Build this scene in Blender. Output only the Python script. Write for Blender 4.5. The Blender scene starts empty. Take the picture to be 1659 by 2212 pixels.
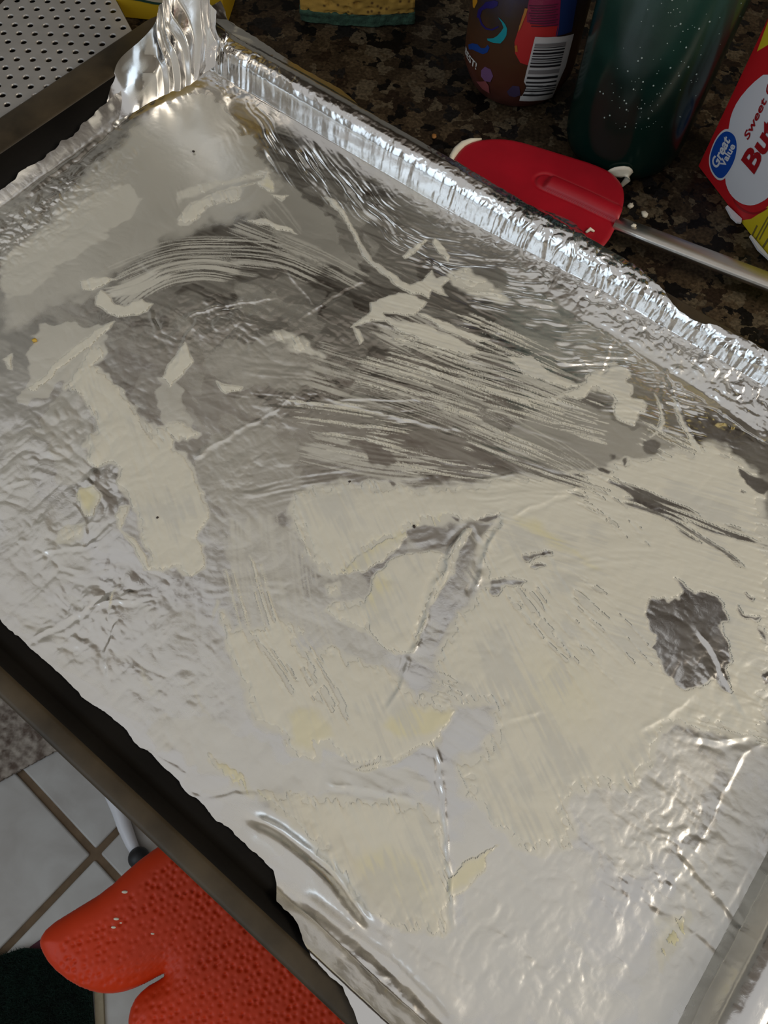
import bpy, bmesh, math, random
import numpy as np
from mathutils import Matrix, Vector

C = bpy.context.scene.collection
random.seed(7)

# ------------------------------------------------------------------ camera, light, exposure
IW, IH, FPX = 1659.0, 2212.0, 1700.0
CAM_H = 0.325                                   # phone height above the counter top (z = 0), metres
NADIR = ((777 - IW/2)/FPX, (1913 - IH/2)/FPX, 1.0)
_d = np.array(NADIR); _d /= np.linalg.norm(_d)
_up = -_d
_z = np.array([0, 0, 1.0]); _Y = _z - (_z @ _up)*_up; _Y /= np.linalg.norm(_Y)
_X = np.cross(_Y, _up)
CM = np.array([_X, _Y, _up])                    # rows: world axes seen from the camera

cam_data = bpy.data.cameras.new('camera')
cam_data.sensor_fit = 'HORIZONTAL'; cam_data.sensor_width = 36.0
cam_data.lens = FPX/IW*36.0; cam_data.clip_start = 0.01; cam_data.clip_end = 50
cam = bpy.data.objects.new('camera', cam_data); C.objects.link(cam)
_r = CM @ np.array([1, 0, 0]); _u = CM @ np.array([0, -1, 0]); _b = CM @ np.array([0, 0, -1])
cam.matrix_world = Matrix(((_r[0], _u[0], _b[0], 0), (_r[1], _u[1], _b[1], 0), (_r[2], _u[2], _b[2], CAM_H), (0, 0, 0, 1)))
bpy.context.scene.camera = cam

sc = bpy.context.scene
sc.view_settings.view_transform = 'Standard'; sc.view_settings.look = 'None'
sc.view_settings.gamma = 1.0; sc.view_settings.use_curve_mapping = False
sc.view_settings.exposure = 0.50

world = bpy.data.worlds.new('room_light'); sc.world = world; world.use_nodes = True
wb = world.node_tree.nodes['Background']
wb.inputs[0].default_value = (0.50, 0.495, 0.485, 1); wb.inputs[1].default_value = 0.64

def area(name, loc, target, size, size_y, power, color):
    l = bpy.data.lights.new(name, 'AREA'); l.shape = 'RECTANGLE'; l.size = size; l.size_y = size_y
    l.energy = power; l.color = color
    o = bpy.data.objects.new(name, l); C.objects.link(o); o.location = loc
    o.rotation_euler = (Vector(target) - Vector(loc)).to_track_quat('-Z', 'Y').to_euler()
    return o
area('window_daylight', (-1.62, -1.08, 0.92), (0, 0.3, 0.1), 1.7, 1.8, 9.5, (0.70, 0.85, 1.0))
area('ceiling_lamp', (1.35, -0.28, 1.12), (0, 0.25, 0), 0.65, 0.65, 9.5, (1.0, 0.905, 0.75))

# ------------------------------------------------------------------ helpers
def at(px, py, z=0.0):
    """point of the plane at height z that the photograph shows at px, py (metres)"""
    r = CM @ np.array([(px - IW/2)/FPX, (py - IH/2)/FPX, 1.0])
    k = (z - CAM_H)/r[2]
    return np.array([r[0]*k, r[1]*k, z])
A35 = math.radians(35)
UX = np.array([math.cos(A35), -math.sin(A35)]); VX = np.array([math.sin(A35), math.cos(A35)])
def to_uv(p): return np.array([p[0]*UX[0] + p[1]*UX[1], p[0]*VX[0] + p[1]*VX[1]])*1000
def uv(px, py, z=0.0034): return to_uv(at(px, py, z))          # pan axes, millimetres
def from_uv(u, v, z):      # mm -> world metres
    return np.stack([(u*UX[0] + v*VX[0])/1000, (u*UX[1] + v*VX[1])/1000, z/1000 + 0*u], -1)

def mesh_np(name, verts, faces, mat=None, parent=None, smooth=True, attrs=None):
    verts = np.asarray(verts, np.float32).reshape(-1, 3); faces = np.asarray(faces, np.int32)
    me = bpy.data.meshes.new(name)
    n = faces.shape[1]
    me.vertices.add(len(verts)); me.vertices.foreach_set('co', verts.ravel())
    me.loops.add(faces.size); me.loops.foreach_set('vertex_index', faces.ravel())
    me.polygons.add(len(faces)); me.polygons.foreach_set('loop_start', np.arange(0, faces.size, n, dtype=np.int32))
    me.polygons.foreach_set('loop_total', np.full(len(faces), n, np.int32))
    me.polygons.foreach_set('use_smooth', np.full(len(faces), smooth, bool))
    me.update(calc_edges=True)
    if attrs:
        for k, a in attrs.items():
            at_ = me.attributes.new(k, 'FLOAT', 'POINT'); at_.data.foreach_set('value', np.asarray(a, np.float32).ravel())
    o = bpy.data.objects.new(name, me); C.objects.link(o)
    if mat: me.materials.append(mat)
    if parent: o.parent = parent
    return o
def obj(name, bm, mat=None, parent=None, smooth=False):
    me = bpy.data.meshes.new(name); bm.to_mesh(me); bm.free()
    for p in me.polygons: p.use_smooth = smooth
    o = bpy.data.objects.new(name, me); C.objects.link(o)
    if mat: me.materials.append(mat)
    if parent: o.parent = parent
    return o
def tag(o, label=None, cat=None, group=None, kind=None):
    if label: o['label'] = label
    if cat: o['category'] = cat
    if group: o['group'] = group
    if kind: o['kind'] = kind
    return o
def thing(name, label, cat, loc=(0, 0, 0), rz=0.0, group=None):
    o = bpy.data.objects.new(name, None); C.objects.link(o); o.location = loc; o.rotation_euler = (0, 0, rz)
    o.empty_display_size = 0.02
    tag(o, label, cat, group); return o
def grid_faces(n, m):
    i = np.arange(n*m).reshape(n, m)
    return np.stack([i[:-1, :-1], i[1:, :-1], i[1:, 1:], i[:-1, 1:]], -1).reshape(-1, 4)
def box_bm(x0, x1, y0, y1, z0, z1, bev=0.0, seg=2):
    bm = bmesh.new(); r = bmesh.ops.create_cube(bm, size=1)
    for v in bm.verts:
        v.co = Vector(((x0+x1)/2 + v.co.x*(x1-x0), (y0+y1)/2 + v.co.y*(y1-y0), (z0+z1)/2 + v.co.z*(z1-z0)))
    if bev: bmesh.ops.bevel(bm, geom=bm.edges[:], offset=bev, segments=seg, affect='EDGES', profile=0.5)
    return bm
def prism_bm(poly, z0, z1, bev=0.0, seg=2):
    bm = bmesh.new()
    f = bm.faces.new([bm.verts.new((p[0], p[1], z0)) for p in poly])
    if f.normal.z > 0: pass
    bm.normal_update()
    if f.normal.z > 0: f.normal_flip()
    r = bmesh.ops.extrude_face_region(bm, geom=[f])
    top = [e for e in r['geom'] if isinstance(e, bmesh.types.BMVert)]
    for v in top: v.co.z = z1
    bm.normal_update(); bmesh.ops.recalc_face_normals(bm, faces=bm.faces[:])
    if bev:
        ed = [e for e in bm.edges if all(abs(v.co.z - z1) < 1e-7 for v in e.verts)]
        bmesh.ops.bevel(bm, geom=ed, offset=bev, segments=seg, affect='EDGES', profile=0.5)
    return bm
def lathe(profile, n=48, close_bottom=True, close_top=True):
    bm = bmesh.new(); rings = []
    for r, z in profile:
        rings.append([bm.verts.new((r*math.cos(2*math.pi*k/n), r*math.sin(2*math.pi*k/n), z)) for k in range(n)])
    for a, b in zip(rings, rings[1:]):
        for k in range(n): bm.faces.new((a[k], a[(k+1) % n], b[(k+1) % n], b[k]))
    if close_bottom: bm.faces.new(list(reversed(rings[0])))
    if close_top: bm.faces.new(rings[-1])
    return bm
def smooth_poly(pts, it=2, closed=True):
    p = np.asarray(pts, float)
    for _ in range(it):
        if closed:
            q = np.roll(p, -1, 0); p = np.stack([.75*p + .25*q, .25*p + .75*q], 1).reshape(-1, p.shape[1])
        else:
            a, b = p[:-1], p[1:]; m = np.stack([.75*a + .25*b, .25*a + .75*b], 1).reshape(-1, p.shape[1])
            p = np.vstack([p[:1], m, p[-1:]])
    return p

# --- numpy noise
_rng = np.random.default_rng(11)
_TAB = [_rng.uniform(-1, 1, (256, 256)).astype(np.float32) for _ in range(8)]
def vn(x, y, seed=0):
    t = _TAB[seed % 8]; x = x + 17.13*seed; y = y + 9.71*seed
    xi = np.floor(x).astype(np.int32); yi = np.floor(y).astype(np.int32)
    fx = (x - xi); fy = (y - yi)
    fx = fx*fx*fx*(fx*(fx*6 - 15) + 10); fy = fy*fy*fy*(fy*(fy*6 - 15) + 10)
    x0 = xi & 255; x1 = (xi + 1) & 255; y0 = yi & 255; y1 = (yi + 1) & 255
    return (t[x0, y0]*(1-fx) + t[x1, y0]*fx)*(1-fy) + (t[x0, y1]*(1-fx) + t[x1, y1]*fx)*fy
def fbm(x, y, seed=0, oct=4, gain=.5):
    s = 0; a = 1.0
    for i in range(oct):
        s = s + a*vn(x*2**i, y*2**i, seed + i); a *= gain
    return s
def sstep(a, b, x):
    t = np.clip((x - a)/(b - a), 0, 1); return t*t*(3 - 2*t)
def sdf_poly(P, x, y):
    """signed distance, positive inside"""
    P = np.asarray(P, float); n = len(P)
    d2 = np.full(x.shape, 1e12); ins = np.zeros(x.shape, bool)
    for i in range(n):
        ax, ay = P[i]; bx, by = P[(i+1) % n]
        ex, ey = bx-ax, by-ay; L = ex*ex + ey*ey + 1e-12
        t = np.clip(((x-ax)*ex + (y-ay)*ey)/L, 0, 1)
        d2 = np.minimum(d2, (x-ax-t*ex)**2 + (y-ay-t*ey)**2)
        if abs(by-ay) > 1e-9:
            c = ((ay > y) != (by > y)) & (x < ex*(y-ay)/(by-ay) + ax); ins ^= c
    d = np.sqrt(d2); return np.where(ins, d, -d)
def dist_line(P, x, y):
    """distance to an open polyline, arc-length along it, side"""
    P = np.asarray(P, float); best = np.full(x.shape, 1e12); al = np.zeros(x.shape); sd = np.zeros(x.shape); acc = 0.0
    for i in range(len(P)-1):
        ax, ay = P[i]; bx, by = P[i+1]; ex, ey = bx-ax, by-ay; L = math.hypot(ex, ey) + 1e-9
        t = np.clip(((x-ax)*ex + (y-ay)*ey)/(L*L), 0, 1)
        d2 = (x-ax-t*ex)**2 + (y-ay-t*ey)**2
        m = d2 < best; best = np.where(m, d2, best); al = np.where(m, acc + t*L, al)
        sd = np.where(m, ((x-ax)*ey - (y-ay)*ex)/L, sd); acc += L
    return np.sqrt(best), al, sd, acc

# ------------------------------------------------------------------ materials
def nt(m):
    m.use_nodes = True; t = m.node_tree; return t, t.nodes, t.links, t.nodes['Principled BSDF']
def mat(name, col, rough=.5, metal=0.0, noise=0.0, scale=80, bump=0.0, bscale=200, **kw):
    m = bpy.data.materials.new(name); t, N, L, P = nt(m)
    P.inputs['Base Color'].default_value = (*col, 1); P.inputs['Roughness'].default_value = rough; P.inputs['Metallic'].default_value = metal
    for k, v in kw.items(): P.inputs[k].default_value = v
    tc = N.new('ShaderNodeTexCoord')
    if noise:
        n = N.new('ShaderNodeTexNoise'); n.inputs['Scale'].default_value = scale; n.inputs['Detail'].default_value = 5
        L.new(tc.outputs['Object'], n.inputs['Vector'])
        r = N.new('ShaderNodeValToRGB'); e = r.color_ramp.elements
        e[0].position = .3; e[1].position = .7
        e[0].color = (*[c*(1-noise) for c in col], 1); e[1].color = (*[min(1, c*(1+noise)) for c in col], 1)
        L.new(n.outputs['Fac'], r.inputs['Fac']); L.new(r.outputs['Color'], P.inputs['Base Color'])
    if bump:
        n2 = N.new('ShaderNodeTexNoise'); n2.inputs['Scale'].default_value = bscale; n2.inputs['Detail'].default_value = 4
        L.new(tc.outputs['Object'], n2.inputs['Vector'])
        b = N.new('ShaderNodeBump'); b.inputs['Strength'].default_value = bump; b.inputs['Distance'].default_value = .001
        L.new(n2.outputs['Fac'], b.inputs['Height']); L.new(b.outputs['Normal'], P.inputs['Normal'])
    return m

def foil_material():
    m = bpy.data.materials.new('buttered_foil'); t, N, L, P = nt(m)
    tc = N.new('ShaderNodeTexCoord')
    P.inputs['Metallic'].default_value = 1.0
    P.inputs['Base Color'].default_value = (.83, .815, .80, 1)
    film = N.new('ShaderNodeAttribute'); film.attribute_name = 'film'
    crm = N.new('ShaderNodeAttribute'); crm.attribute_name = 'crumple'
    n = N.new('ShaderNodeTexNoise'); n.inputs['Scale'].default_value = 420; n.inputs['Detail'].default_value = 5; n.inputs['Distortion'].default_value = .6
    L.new(tc.outputs['Object'], n.inputs['Vector'])
    n3 = N.new('ShaderNodeTexNoise'); n3.inputs['Scale'].default_value = 120; n3.inputs['Detail'].default_value = 3
    L.new(tc.outputs['Object'], n3.inputs['Vector'])
    b = N.new('ShaderNodeBump'); b.inputs['Distance'].default_value = .0006
    ma = N.new('ShaderNodeMath'); ma.operation = 'MULTIPLY_ADD'; ma.inputs[1].default_value = .16; ma.inputs[2].default_value = .03
    L.new(crm.outputs['Fac'], ma.inputs[0]); L.new(ma.outputs[0], b.inputs['Strength'])
    L.new(n.outputs['Fac'], b.inputs['Height']); L.new(b.outputs['Normal'], P.inputs['Normal'])
    # roughness: clean foil is glossier than foil under a film of butter
    rr = N.new('ShaderNodeMapRange'); rr.inputs['From Min'].default_value = 0; rr.inputs['From Max'].default_value = 1
    rr.inputs['To Min'].default_value = .17; rr.inputs['To Max'].default_value = .46
    L.new(film.outputs['Fac'], rr.inputs['Value']); L.new(rr.outputs[0], P.inputs['Roughness'])
    # film: a thin diffuse layer of butter over the metal
    P2 = N.new('ShaderNodeBsdfPrincipled'); P2.inputs['Base Color'].default_value = (.67, .64, .55, 1); P2.inputs['Roughness'].default_value = .38
    L.new(b.outputs['Normal'], P2.inputs['Normal'])
    mx = N.new('ShaderNodeMixShader')
    fm = N.new('ShaderNodeMath'); fm.operation = 'MULTIPLY'; fm.inputs[1].default_value = .93; fm.use_clamp = True
    L.new(film.outputs['Fac'], fm.inputs[0]); L.new(fm.outputs[0], mx.inputs[0])
    L.new(P.outputs[0], mx.inputs[1]); L.new(P2.outputs[0], mx.inputs[2])
    L.new(mx.outputs[0], N['Material Output'].inputs[0])
    return m
def butter_material():
    m = bpy.data.materials.new('butter'); t, N, L, P = nt(m)
    P.inputs['Roughness'].default_value = .34
    y = N.new('ShaderNodeAttribute'); y.attribute_name = 'yellow'
    mc = N.new('ShaderNodeMix'); mc.data_type = 'RGBA'
    mc.inputs['A'].default_value = (.70, .665, .565, 1); mc.inputs['B'].default_value = (.72, .655, .40, 1)
    L.new(y.outputs['Fac'], mc.inputs['Factor'])
    th = N.new('ShaderNodeAttribute'); th.attribute_name = 'thin'; m2 = N.new('ShaderNodeMix'); m2.data_type = 'RGBA'; m2.inputs['B'].default_value = (.60, .58, .52, 1)
    L.new(th.outputs['Fac'], m2.inputs['Factor']); L.new(mc.outputs['Result'], m2.inputs['A']); L.new(m2.outputs['Result'], P.inputs['Base Color'])
    tc = N.new('ShaderNodeTexCoord'); n = N.new('ShaderNodeTexNoise'); n.inputs['Scale'].default_value = 260; n.inputs['Detail'].default_value = 3
    L.new(tc.outputs['Object'], n.inputs['Vector'])
    b = N.new('ShaderNodeBump'); b.inputs['Strength'].default_value = .10; b.inputs['Distance'].default_value = .0005
    L.new(n.outputs['Fac'], b.inputs['Height']); L.new(b.outputs['Normal'], P.inputs['Normal'])
    return m
def granite_material():
    m = bpy.data.materials.new('granite'); t, N, L, P = nt(m)
    tc = N.new('ShaderNodeTexCoord')
    nz = N.new('ShaderNodeTexNoise'); nz.inputs['Scale'].default_value = 140; nz.inputs['Detail'].default_value = 4
    L.new(tc.outputs['Object'], nz.inputs['Vector'])
    mixv = N.new('ShaderNodeMix'); mixv.data_type = 'RGBA'; mixv.blend_type = 'LINEAR_LIGHT'; mixv.inputs['Factor'].default_value = .010
    L.new(tc.outputs['Object'], mixv.inputs['A']); L.new(nz.outputs['Color'], mixv.inputs['B'])
    def vor(scale):
        v = N.new('ShaderNodeTexVoronoi'); v.inputs['Scale'].default_value = scale
        L.new(mixv.outputs['Result'], v.inputs['Vector']); return v
    v1 = vor(115)
    sep = N.new('ShaderNodeSeparateColor'); L.new(v1.outputs['Color'], sep.inputs['Color'])
    r = N.new('ShaderNodeValToRGB'); r.color_ramp.interpolation = 'CONSTANT'
    cols = [(0, (.006, .005, .0045)), (.16, (.026, .016, .010)), (.30, (.052, .035, .020)), (.48, (.078, .054, .031)), (.64, (.040, .027, .016)), (.78, (.105, .080, .050)), (.90, (.015, .013, .012))]
    e = r.color_ramp.elements; e[0].position = 0; e[0].color = (*cols[0][1], 1); e[1].position = cols[1][0]; e[1].color = (*cols[1][1], 1)
    for p_, c_ in cols[2:]:
        q = e.new(p_); q.color = (*c_, 1)
    L.new(sep.outputs['Red'], r.inputs['Fac'])
    n2 = N.new('ShaderNodeTexNoise'); n2.inputs['Scale'].default_value = 520; n2.inputs['Detail'].default_value = 3
    L.new(tc.outputs['Object'], n2.inputs['Vector'])
    mr = N.new('ShaderNodeMapRange'); mr.inputs['From Min'].default_value = .3; mr.inputs['From Max'].default_value = .7; mr.inputs['To Min'].default_value = .35; mr.inputs['To Max'].default_value = 1.15
    L.new(n2.outputs['Fac'], mr.inputs['Value'])
    mm = N.new('ShaderNodeMix'); mm.data_type = 'RGBA'; mm.blend_type = 'MULTIPLY'; mm.inputs['Factor'].default_value = 1
    L.new(r.outputs['Color'], mm.inputs['A']); L.new(mr.outputs[0], mm.inputs['B'])
    L.new(mm.outputs['Result'], P.inputs['Base Color'])
    P.inputs['Roughness'].default_value = .42; P.inputs['Specular IOR Level'].default_value = .12
    return m

M = {}
M['foil'] = foil_material(); M['butter'] = butter_material(); M['granite'] = granite_material()
M['pan'] = mat('dark_bakeware', (.0075, .006, .0045), .5, 0, .3, 30, .08, 300, **{'Specular IOR Level': .15})
M['pan_rim'] = mat('worn_bakeware_rim', (.050, .036, .020), .48, .0, .45, 45, .10, 260, **{'Specular IOR Level': .3})
M['wall'] = mat('painted_wall', (.42, .38, .32), .8, 0, .04, 5)
M['cabinet'] = mat('brown_cabinet', (.20, .155, .115), .55, 0, .15, 12)
M['red'] = mat('red_silicone', (.34, .003, .012), .45, 0, .10, 60, .03, 400)
M['steel'] = mat('brushed_steel', (.62, .58, .53), .34, 1.0, .08, 90, .04, 900)
M['strainer'] = mat('satin_steel', (.40, .38, .36), .40, .45, .06, 120)
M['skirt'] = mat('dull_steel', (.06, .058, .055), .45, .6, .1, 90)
M['cream'] = mat('butter_residue', (.74, .68, .55), .45, 0, .06, 200, .2, 500)
M['black'] = mat('black_rubber', (.02, .021, .024), .5)
M['white'] = mat('white_plastic', (.78, .79, .84), .35)

# ------------------------------------------------------------------ the setting
FZ = -0.92
def tile_mat():
    m = bpy.data.materials.new('floor_tile'); t, N, L, P = nt(m)
    tc = N.new('ShaderNodeTexCoord'); n = N.new('ShaderNodeTexNoise'); n.inputs['Scale'].default_value = 16; n.inputs['Detail'].default_value = 7; n.inputs['Distortion'].default_value = .5
    L.new(tc.outputs['Object'], n.inputs['Vector'])
    r = N.new('ShaderNodeValToRGB'); e = r.color_ramp.elements; e[0].position = .32; e[1].position = .68
    e[0].color = (.40, .38, .36, 1); e[1].color = (.51, .505, .49, 1)
    L.new(n.outputs['Fac'], r.inputs['Fac']); L.new(r.outputs['Color'], P.inputs['Base Color']); P.inputs['Roughness'].default_value = .42
    return m
M['tile'] = tile_mat(); M['grout'] = mat('grout', (.155, .105, .062), .9, 0, .25, 40, .3, 300)
fl = obj('floor', box_bm(-2.2, 2.2, -1.8, 1.0, FZ - .05, FZ - .004), M['grout']); tag(fl, kind='structure')
g0 = at(205, 1845, FZ)[:2]; g1 = at(40, 1665, FZ)[:2]; g2 = at(35, 2040, FZ)[:2]
ta = math.atan2(*(g0 - g1)[::-1]); td = np.array([math.cos(ta), math.sin(ta)]); tn = np.array([-td[1], td[0]])
TS = .335; GAP = .0105
tile_me = None
for i in range(-3, 4):
    for j in range(-3, 3):
        c = g0 + td*(i + .5)*TS + tn*(j + .5)*TS
        if tile_me is None:
            h = (TS - GAP)/2
            o = obj('tile', box_bm(-h, h, -h, h, -.012, 0, .003, 3), M['tile'], fl, True); tile_me = o.data
            for p in tile_me.polygons: p.use_smooth = False
        else:
            o = bpy.data.objects.new('tile', tile_me); C.objects.link(o); o.parent = fl
        o.location = (c[0], c[1], FZ); o.rotation_euler = (0, 0, ta + random.choice((0, math.pi/2, math.pi)))
tag(obj('wall_far', box_bm(-2.2, 2.2, .96, 1.0, FZ - .004, 1.55), M['wall']), kind='structure')
tag(obj('trim_1', box_bm(-.42, 1.5, .62, .96, .50, 1.45, .004), M['cabinet']), kind='structure')   # wall cabinet row above the counter
tag(obj('trim_4', box_bm(.60, 1.5, .24, .62, .50, 1.45, .004), M['cabinet']), kind='structure')      # and round the corner at the right

tag(obj('wall_left', box_bm(-2.24, -2.2, -1.84, 1.0, FZ - .004, 1.55), M['wall']), kind='structure')
tag(obj('wall_right', box_bm(2.2, 2.24, -1.84, 1.0, FZ - .004, 1.55), M['wall']), kind='structure')
tag(obj('wall_back', box_bm(-2.2, 2.2, -1.84, -1.80, FZ - .004, 1.55), M['wall']), kind='structure')
def uvp(u, v): p = from_uv(np.array(float(u)), np.array(float(v)), np.array(0.0)); return (p[0], p[1])
ct = obj('countertop', prism_bm([uvp(-900, -12), uvp(620, -12), uvp(620, 620), uvp(300, 900), uvp(-900, 380)][::1], -.04, 0, .004), M['granite'])
tag(ct, 'speckled dark brown granite countertop under the foil-lined pan', 'countertop')
bs = obj('trim_2', prism_bm([uvp(-860, 14), uvp(600, 14), uvp(600, 560), uvp(300, 820), uvp(-860, 340)], FZ - .004, -.0402), M['cabinet']); tag(bs, kind='structure')
rail = bmesh.new()
bmesh.ops.create_cone(rail, cap_ends=True, segments=20, radius1=.008, radius2=.008, depth=.56, matrix=Matrix.Translation((*uvp(0, -34), -.1455)) @ Matrix.Rotation(-A35, 4, 'Z') @ Matrix.Rotation(math.pi/2, 4, 'Y'))
for du in (-260, 260):
    bmesh.ops.create_cone(rail, cap_ends=True, segments=12, radius1=.006, radius2=.006, depth=.049, matrix=Matrix.Translation((*uvp(du, -10), -.1455)) @ Matrix.Rotation(-A35, 4, 'Z') @ Matrix.Rotation(math.pi/2, 4, 'X'))
tag(obj('trim_3', rail, M['steel'], None, True), kind='structure')                                  # handle rail on the front of the units

# ------------------------------------------------------------------ baking pan
pan = thing('baking_pan', 'large dark worn baking pan lined with crumpled foil', 'pan', (0, 0, 0))
U0, U1, V0, V1 = -374.0, 121.0, -23.0, 297.0          # floor of the pan, mm
UR0, UR1, VR0, VR1 = -381.0, 125.0, -27.0, 300.5     # inner edge of the rim
UO0, UO1, VO0, VO1 = -404.0, 152.0, -35.5, 309.0     # outer edge of the rim
RZ = 15.5
def ring(u0, u1, v0, v1, r, z, n=8):
    pts = []
    for cx, cy, a0 in ((u1-r, v1-r, 0), (u0+r, v1-r, 90), (u0+r, v0+r, 180), (u1-r, v0+r, 270)):
        for k in range(n+1):
            a = math.radians(a0 + 90*k/n); pts.append((cx + r*math.cos(a), cy + r*math.sin(a), z))
    # straight runs split so that the metal can show a little unevenness
    return pts
def loft(rings, cap0=False, cap1=False):
    bm = bmesh.new(); R = []
    for r in rings: R.append([bm.verts.new(from_uv(np.array(p[0]), np.array(p[1]), np.array(p[2]))) for p in r])
    for a, b in zip(R, R[1:]):
        n = len(a)
        for k in range(n): bm.faces.new((a[k], a[(k+1) % n], b[(k+1) % n], b[k]))
    if cap0: bm.faces.new(list(reversed(R[0])))
    if cap1: bm.faces.new(R[-1])
    bmesh.ops.recalc_face_normals(bm, faces=bm.faces[:]); return bm
body = loft([ring(U0-1, U1+1, V0-1, V1+1, 9, .3), ring(UR0-1, UR1+1, VR0-1, VR1+1, 13, RZ-1), ring(UR0, UR1, VR0, VR1, 12, RZ-.2), ring(U0, U1, V0, V1, 8, 2.6), ring(U0+3, U1-3, V0+3, V1-3, 6, 1.8)], True, True)
obj('pan_body', body, M['pan'], pan, True)
rim = loft([ring(UR0+.2, UR1-.2, VR0+.2, VR1-.2, 12, RZ-1.4), ring(UR0-.2, UR1+.2, VR0-.2, VR1+.2, 12.4, RZ-.2), ring(UR0-1.6, UR1+1.6, VR0-1.6, VR1+1.6, 13, RZ+.4),
            ring(UO0+2, UO1-2, VO0+2, VO1-2, 18, RZ+.5), ring(UO0+.4, UO1-.4, VO0+.4, VO1-.4, 19, RZ-.3), ring(UO0, UO1, VO0, VO1, 19, RZ-2), ring(UO0+.8, UO1-.8, VO0+.8, VO1-.8, 19, RZ-3.6), ring(UO0+2.4, UO1-2.4, VO0+2.4, VO1-2.4, 18, RZ-3.2)])
tag(obj('rim', rim, M['pan_rim'], pan, True), 'worn brownish rolled rim')

# ------------------------------------------------------------------ foil liner
def prof(pts, step=.25, sm=6):
    p = np.asarray(pts, float); L = np.r_[0, np.cumsum(np.hypot(*np.diff(p, axis=0).T))]
    s = np.arange(0, L[-1], step); a = np.interp(s, L, p[:, 0]); z = np.interp(s, L, p[:, 1])
    k = np.hanning(2*sm+3)[1:-1]; k /= k.sum()
    pad = lambda q: np.convolve(np.r_[2*q[0]-q[sm:0:-1], q, 2*q[-1]-q[-2:-sm-2:-1]], k, 'valid')
    return s, pad(a), pad(z)
FLZ = 3.2
# across the far-left end (u): from the torn edge down the wall on to the floor, on to the near-right end and over its rim
su, pu, zu = prof([(-379, 17), (-374.6, 12.5), (-368, 6.8), (-363.8, FLZ), (114.5, FLZ), (118.5, 7), (122, 17.0), (125, 18.8), (130, 18.8), (133.5, 17.2), (141, 17.6), (156, 18), (170, 16)])
s_cove = np.interp(-363.5, pu, su)
sv, pv, zv = prof([(-38.2, 12), (-37.6, 17), (-34.5, 18.2), (-26, 18), (-19.5, FLZ), (293.2, FLZ), (295.6, 14.5), (296.2, 16.4), (297.6, 18.6), (300.2, 20.8), (304.3, 21.9), (308.6, 21.0), (311.2, 18.6), (313, 16), (317.5, 13), (326, 10.2), (332, 9.4)], sm=5)
def spx(pts, z):          # edge traced on the photograph -> pan axes
    return np.array([uv(x, y, z) for x, y in pts])
# torn edges (arc length positions of the edge)
eL = [(-20, 7.5), (60, 7.5), (120, 7.5), (150, 8), (175, 9.5), (195, 10.5), (212, 13), (228, 18), (300, 26)]   # v -> rise up the far-left wall
eF = [(-400, 331), (-366, 330), (-353, 326.7), (-334, 327), (-316, 324.5), (-298, 322.3), (-283, 322.5), (-262, 323), (-247, 317.5), (-240, 314), (-225, 311.5), (-210, 310.8), (-180, 312.5), (-150, 312), (-140, 312), (-128, 315), (-116, 320.5), (-106, 322), (-98, 319), (-92, 310), (-60, 307), (-45, 303), (-33, 298.5), (-25, 298), (-12, 301), (10, 301.5), (30, 302), (60, 305), (160, 307)]  # u -> v of the far edge
eN = [(-400, -14.2), (-165, -15.2), (-140, -15.8), (-110, -14.6), (-80, -15.4), (-55, -16.2), (-34, -15.0), (-29, -15.6), (-25.5, -18.5), (-21, -22.6), (-13, -22.8), (-5, -25), (0, -27), (8, -27.5), (14, -27.2), (20, -30), (25, -33), (33, -36.5), (60, -37.5), (160, -37.8)]
NU, NV = 1040, 730
qs = np.linspace(0, 1, NU)[:, None]; qt = np.linspace(0, 1, NV)[None, :]
# nominal coordinates
t_nom = np.interp(-15, pv, sv) + (np.interp(300, pv, sv) - np.interp(-15, pv, sv))*qt
v_nom = np.interp(t_nom, sv, pv)
rise = np.interp(v_nom[0], *np.array(eL).T) + 1.3*fbm(v_nom[0]/9, 0*v_nom[0] + 3.3, 1, 3)
s_min = (s_cove - rise)[None, :]
s_max = su[-1] - 1.5 + 1.2*fbm(v_nom[0]/12, 0*v_nom[0] + 8.3, 2, 3)[None, :]
S = s_min + (s_max - s_min)*qs
Ucoord = np.interp(S, su, pu)
Ucol = Ucoord[:, NV//2][:, None]
jag = 1.0*fbm(Ucol/6, 0*Ucol + 1.7, 3, 4)
vf = np.interp(Ucol, *np.array(eF).T) + jag*.8; vnr = np.interp(Ucol, *np.array(eN).T) + .7*fbm(Ucol/7, 0*Ucol + 5.1, 4, 4)
t0 = np.interp(vnr, pv, sv); t1 = np.interp(vf, pv, sv)
T_ = t0 + (t1 - t0)*qt
u = np.interp(S, su, pu); zs = np.interp(S, su, zu) - FLZ
v = np.interp(T_, sv, pv); zt = np.interp(T_, sv, zv) - FLZ
bridge = sstep(-190, -70, u)*np.clip((v - 277.0)/20.0, 0, 1)*6.5*(v < 299)      # towards the right the foil bridges the angle instead of lying in it
z = FLZ + np.maximum(np.maximum(zs, zt), bridge) + .25*np.minimum(zs, zt)
onwall = sstep(1, 6, zs + np.maximum(zt, bridge))

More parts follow.
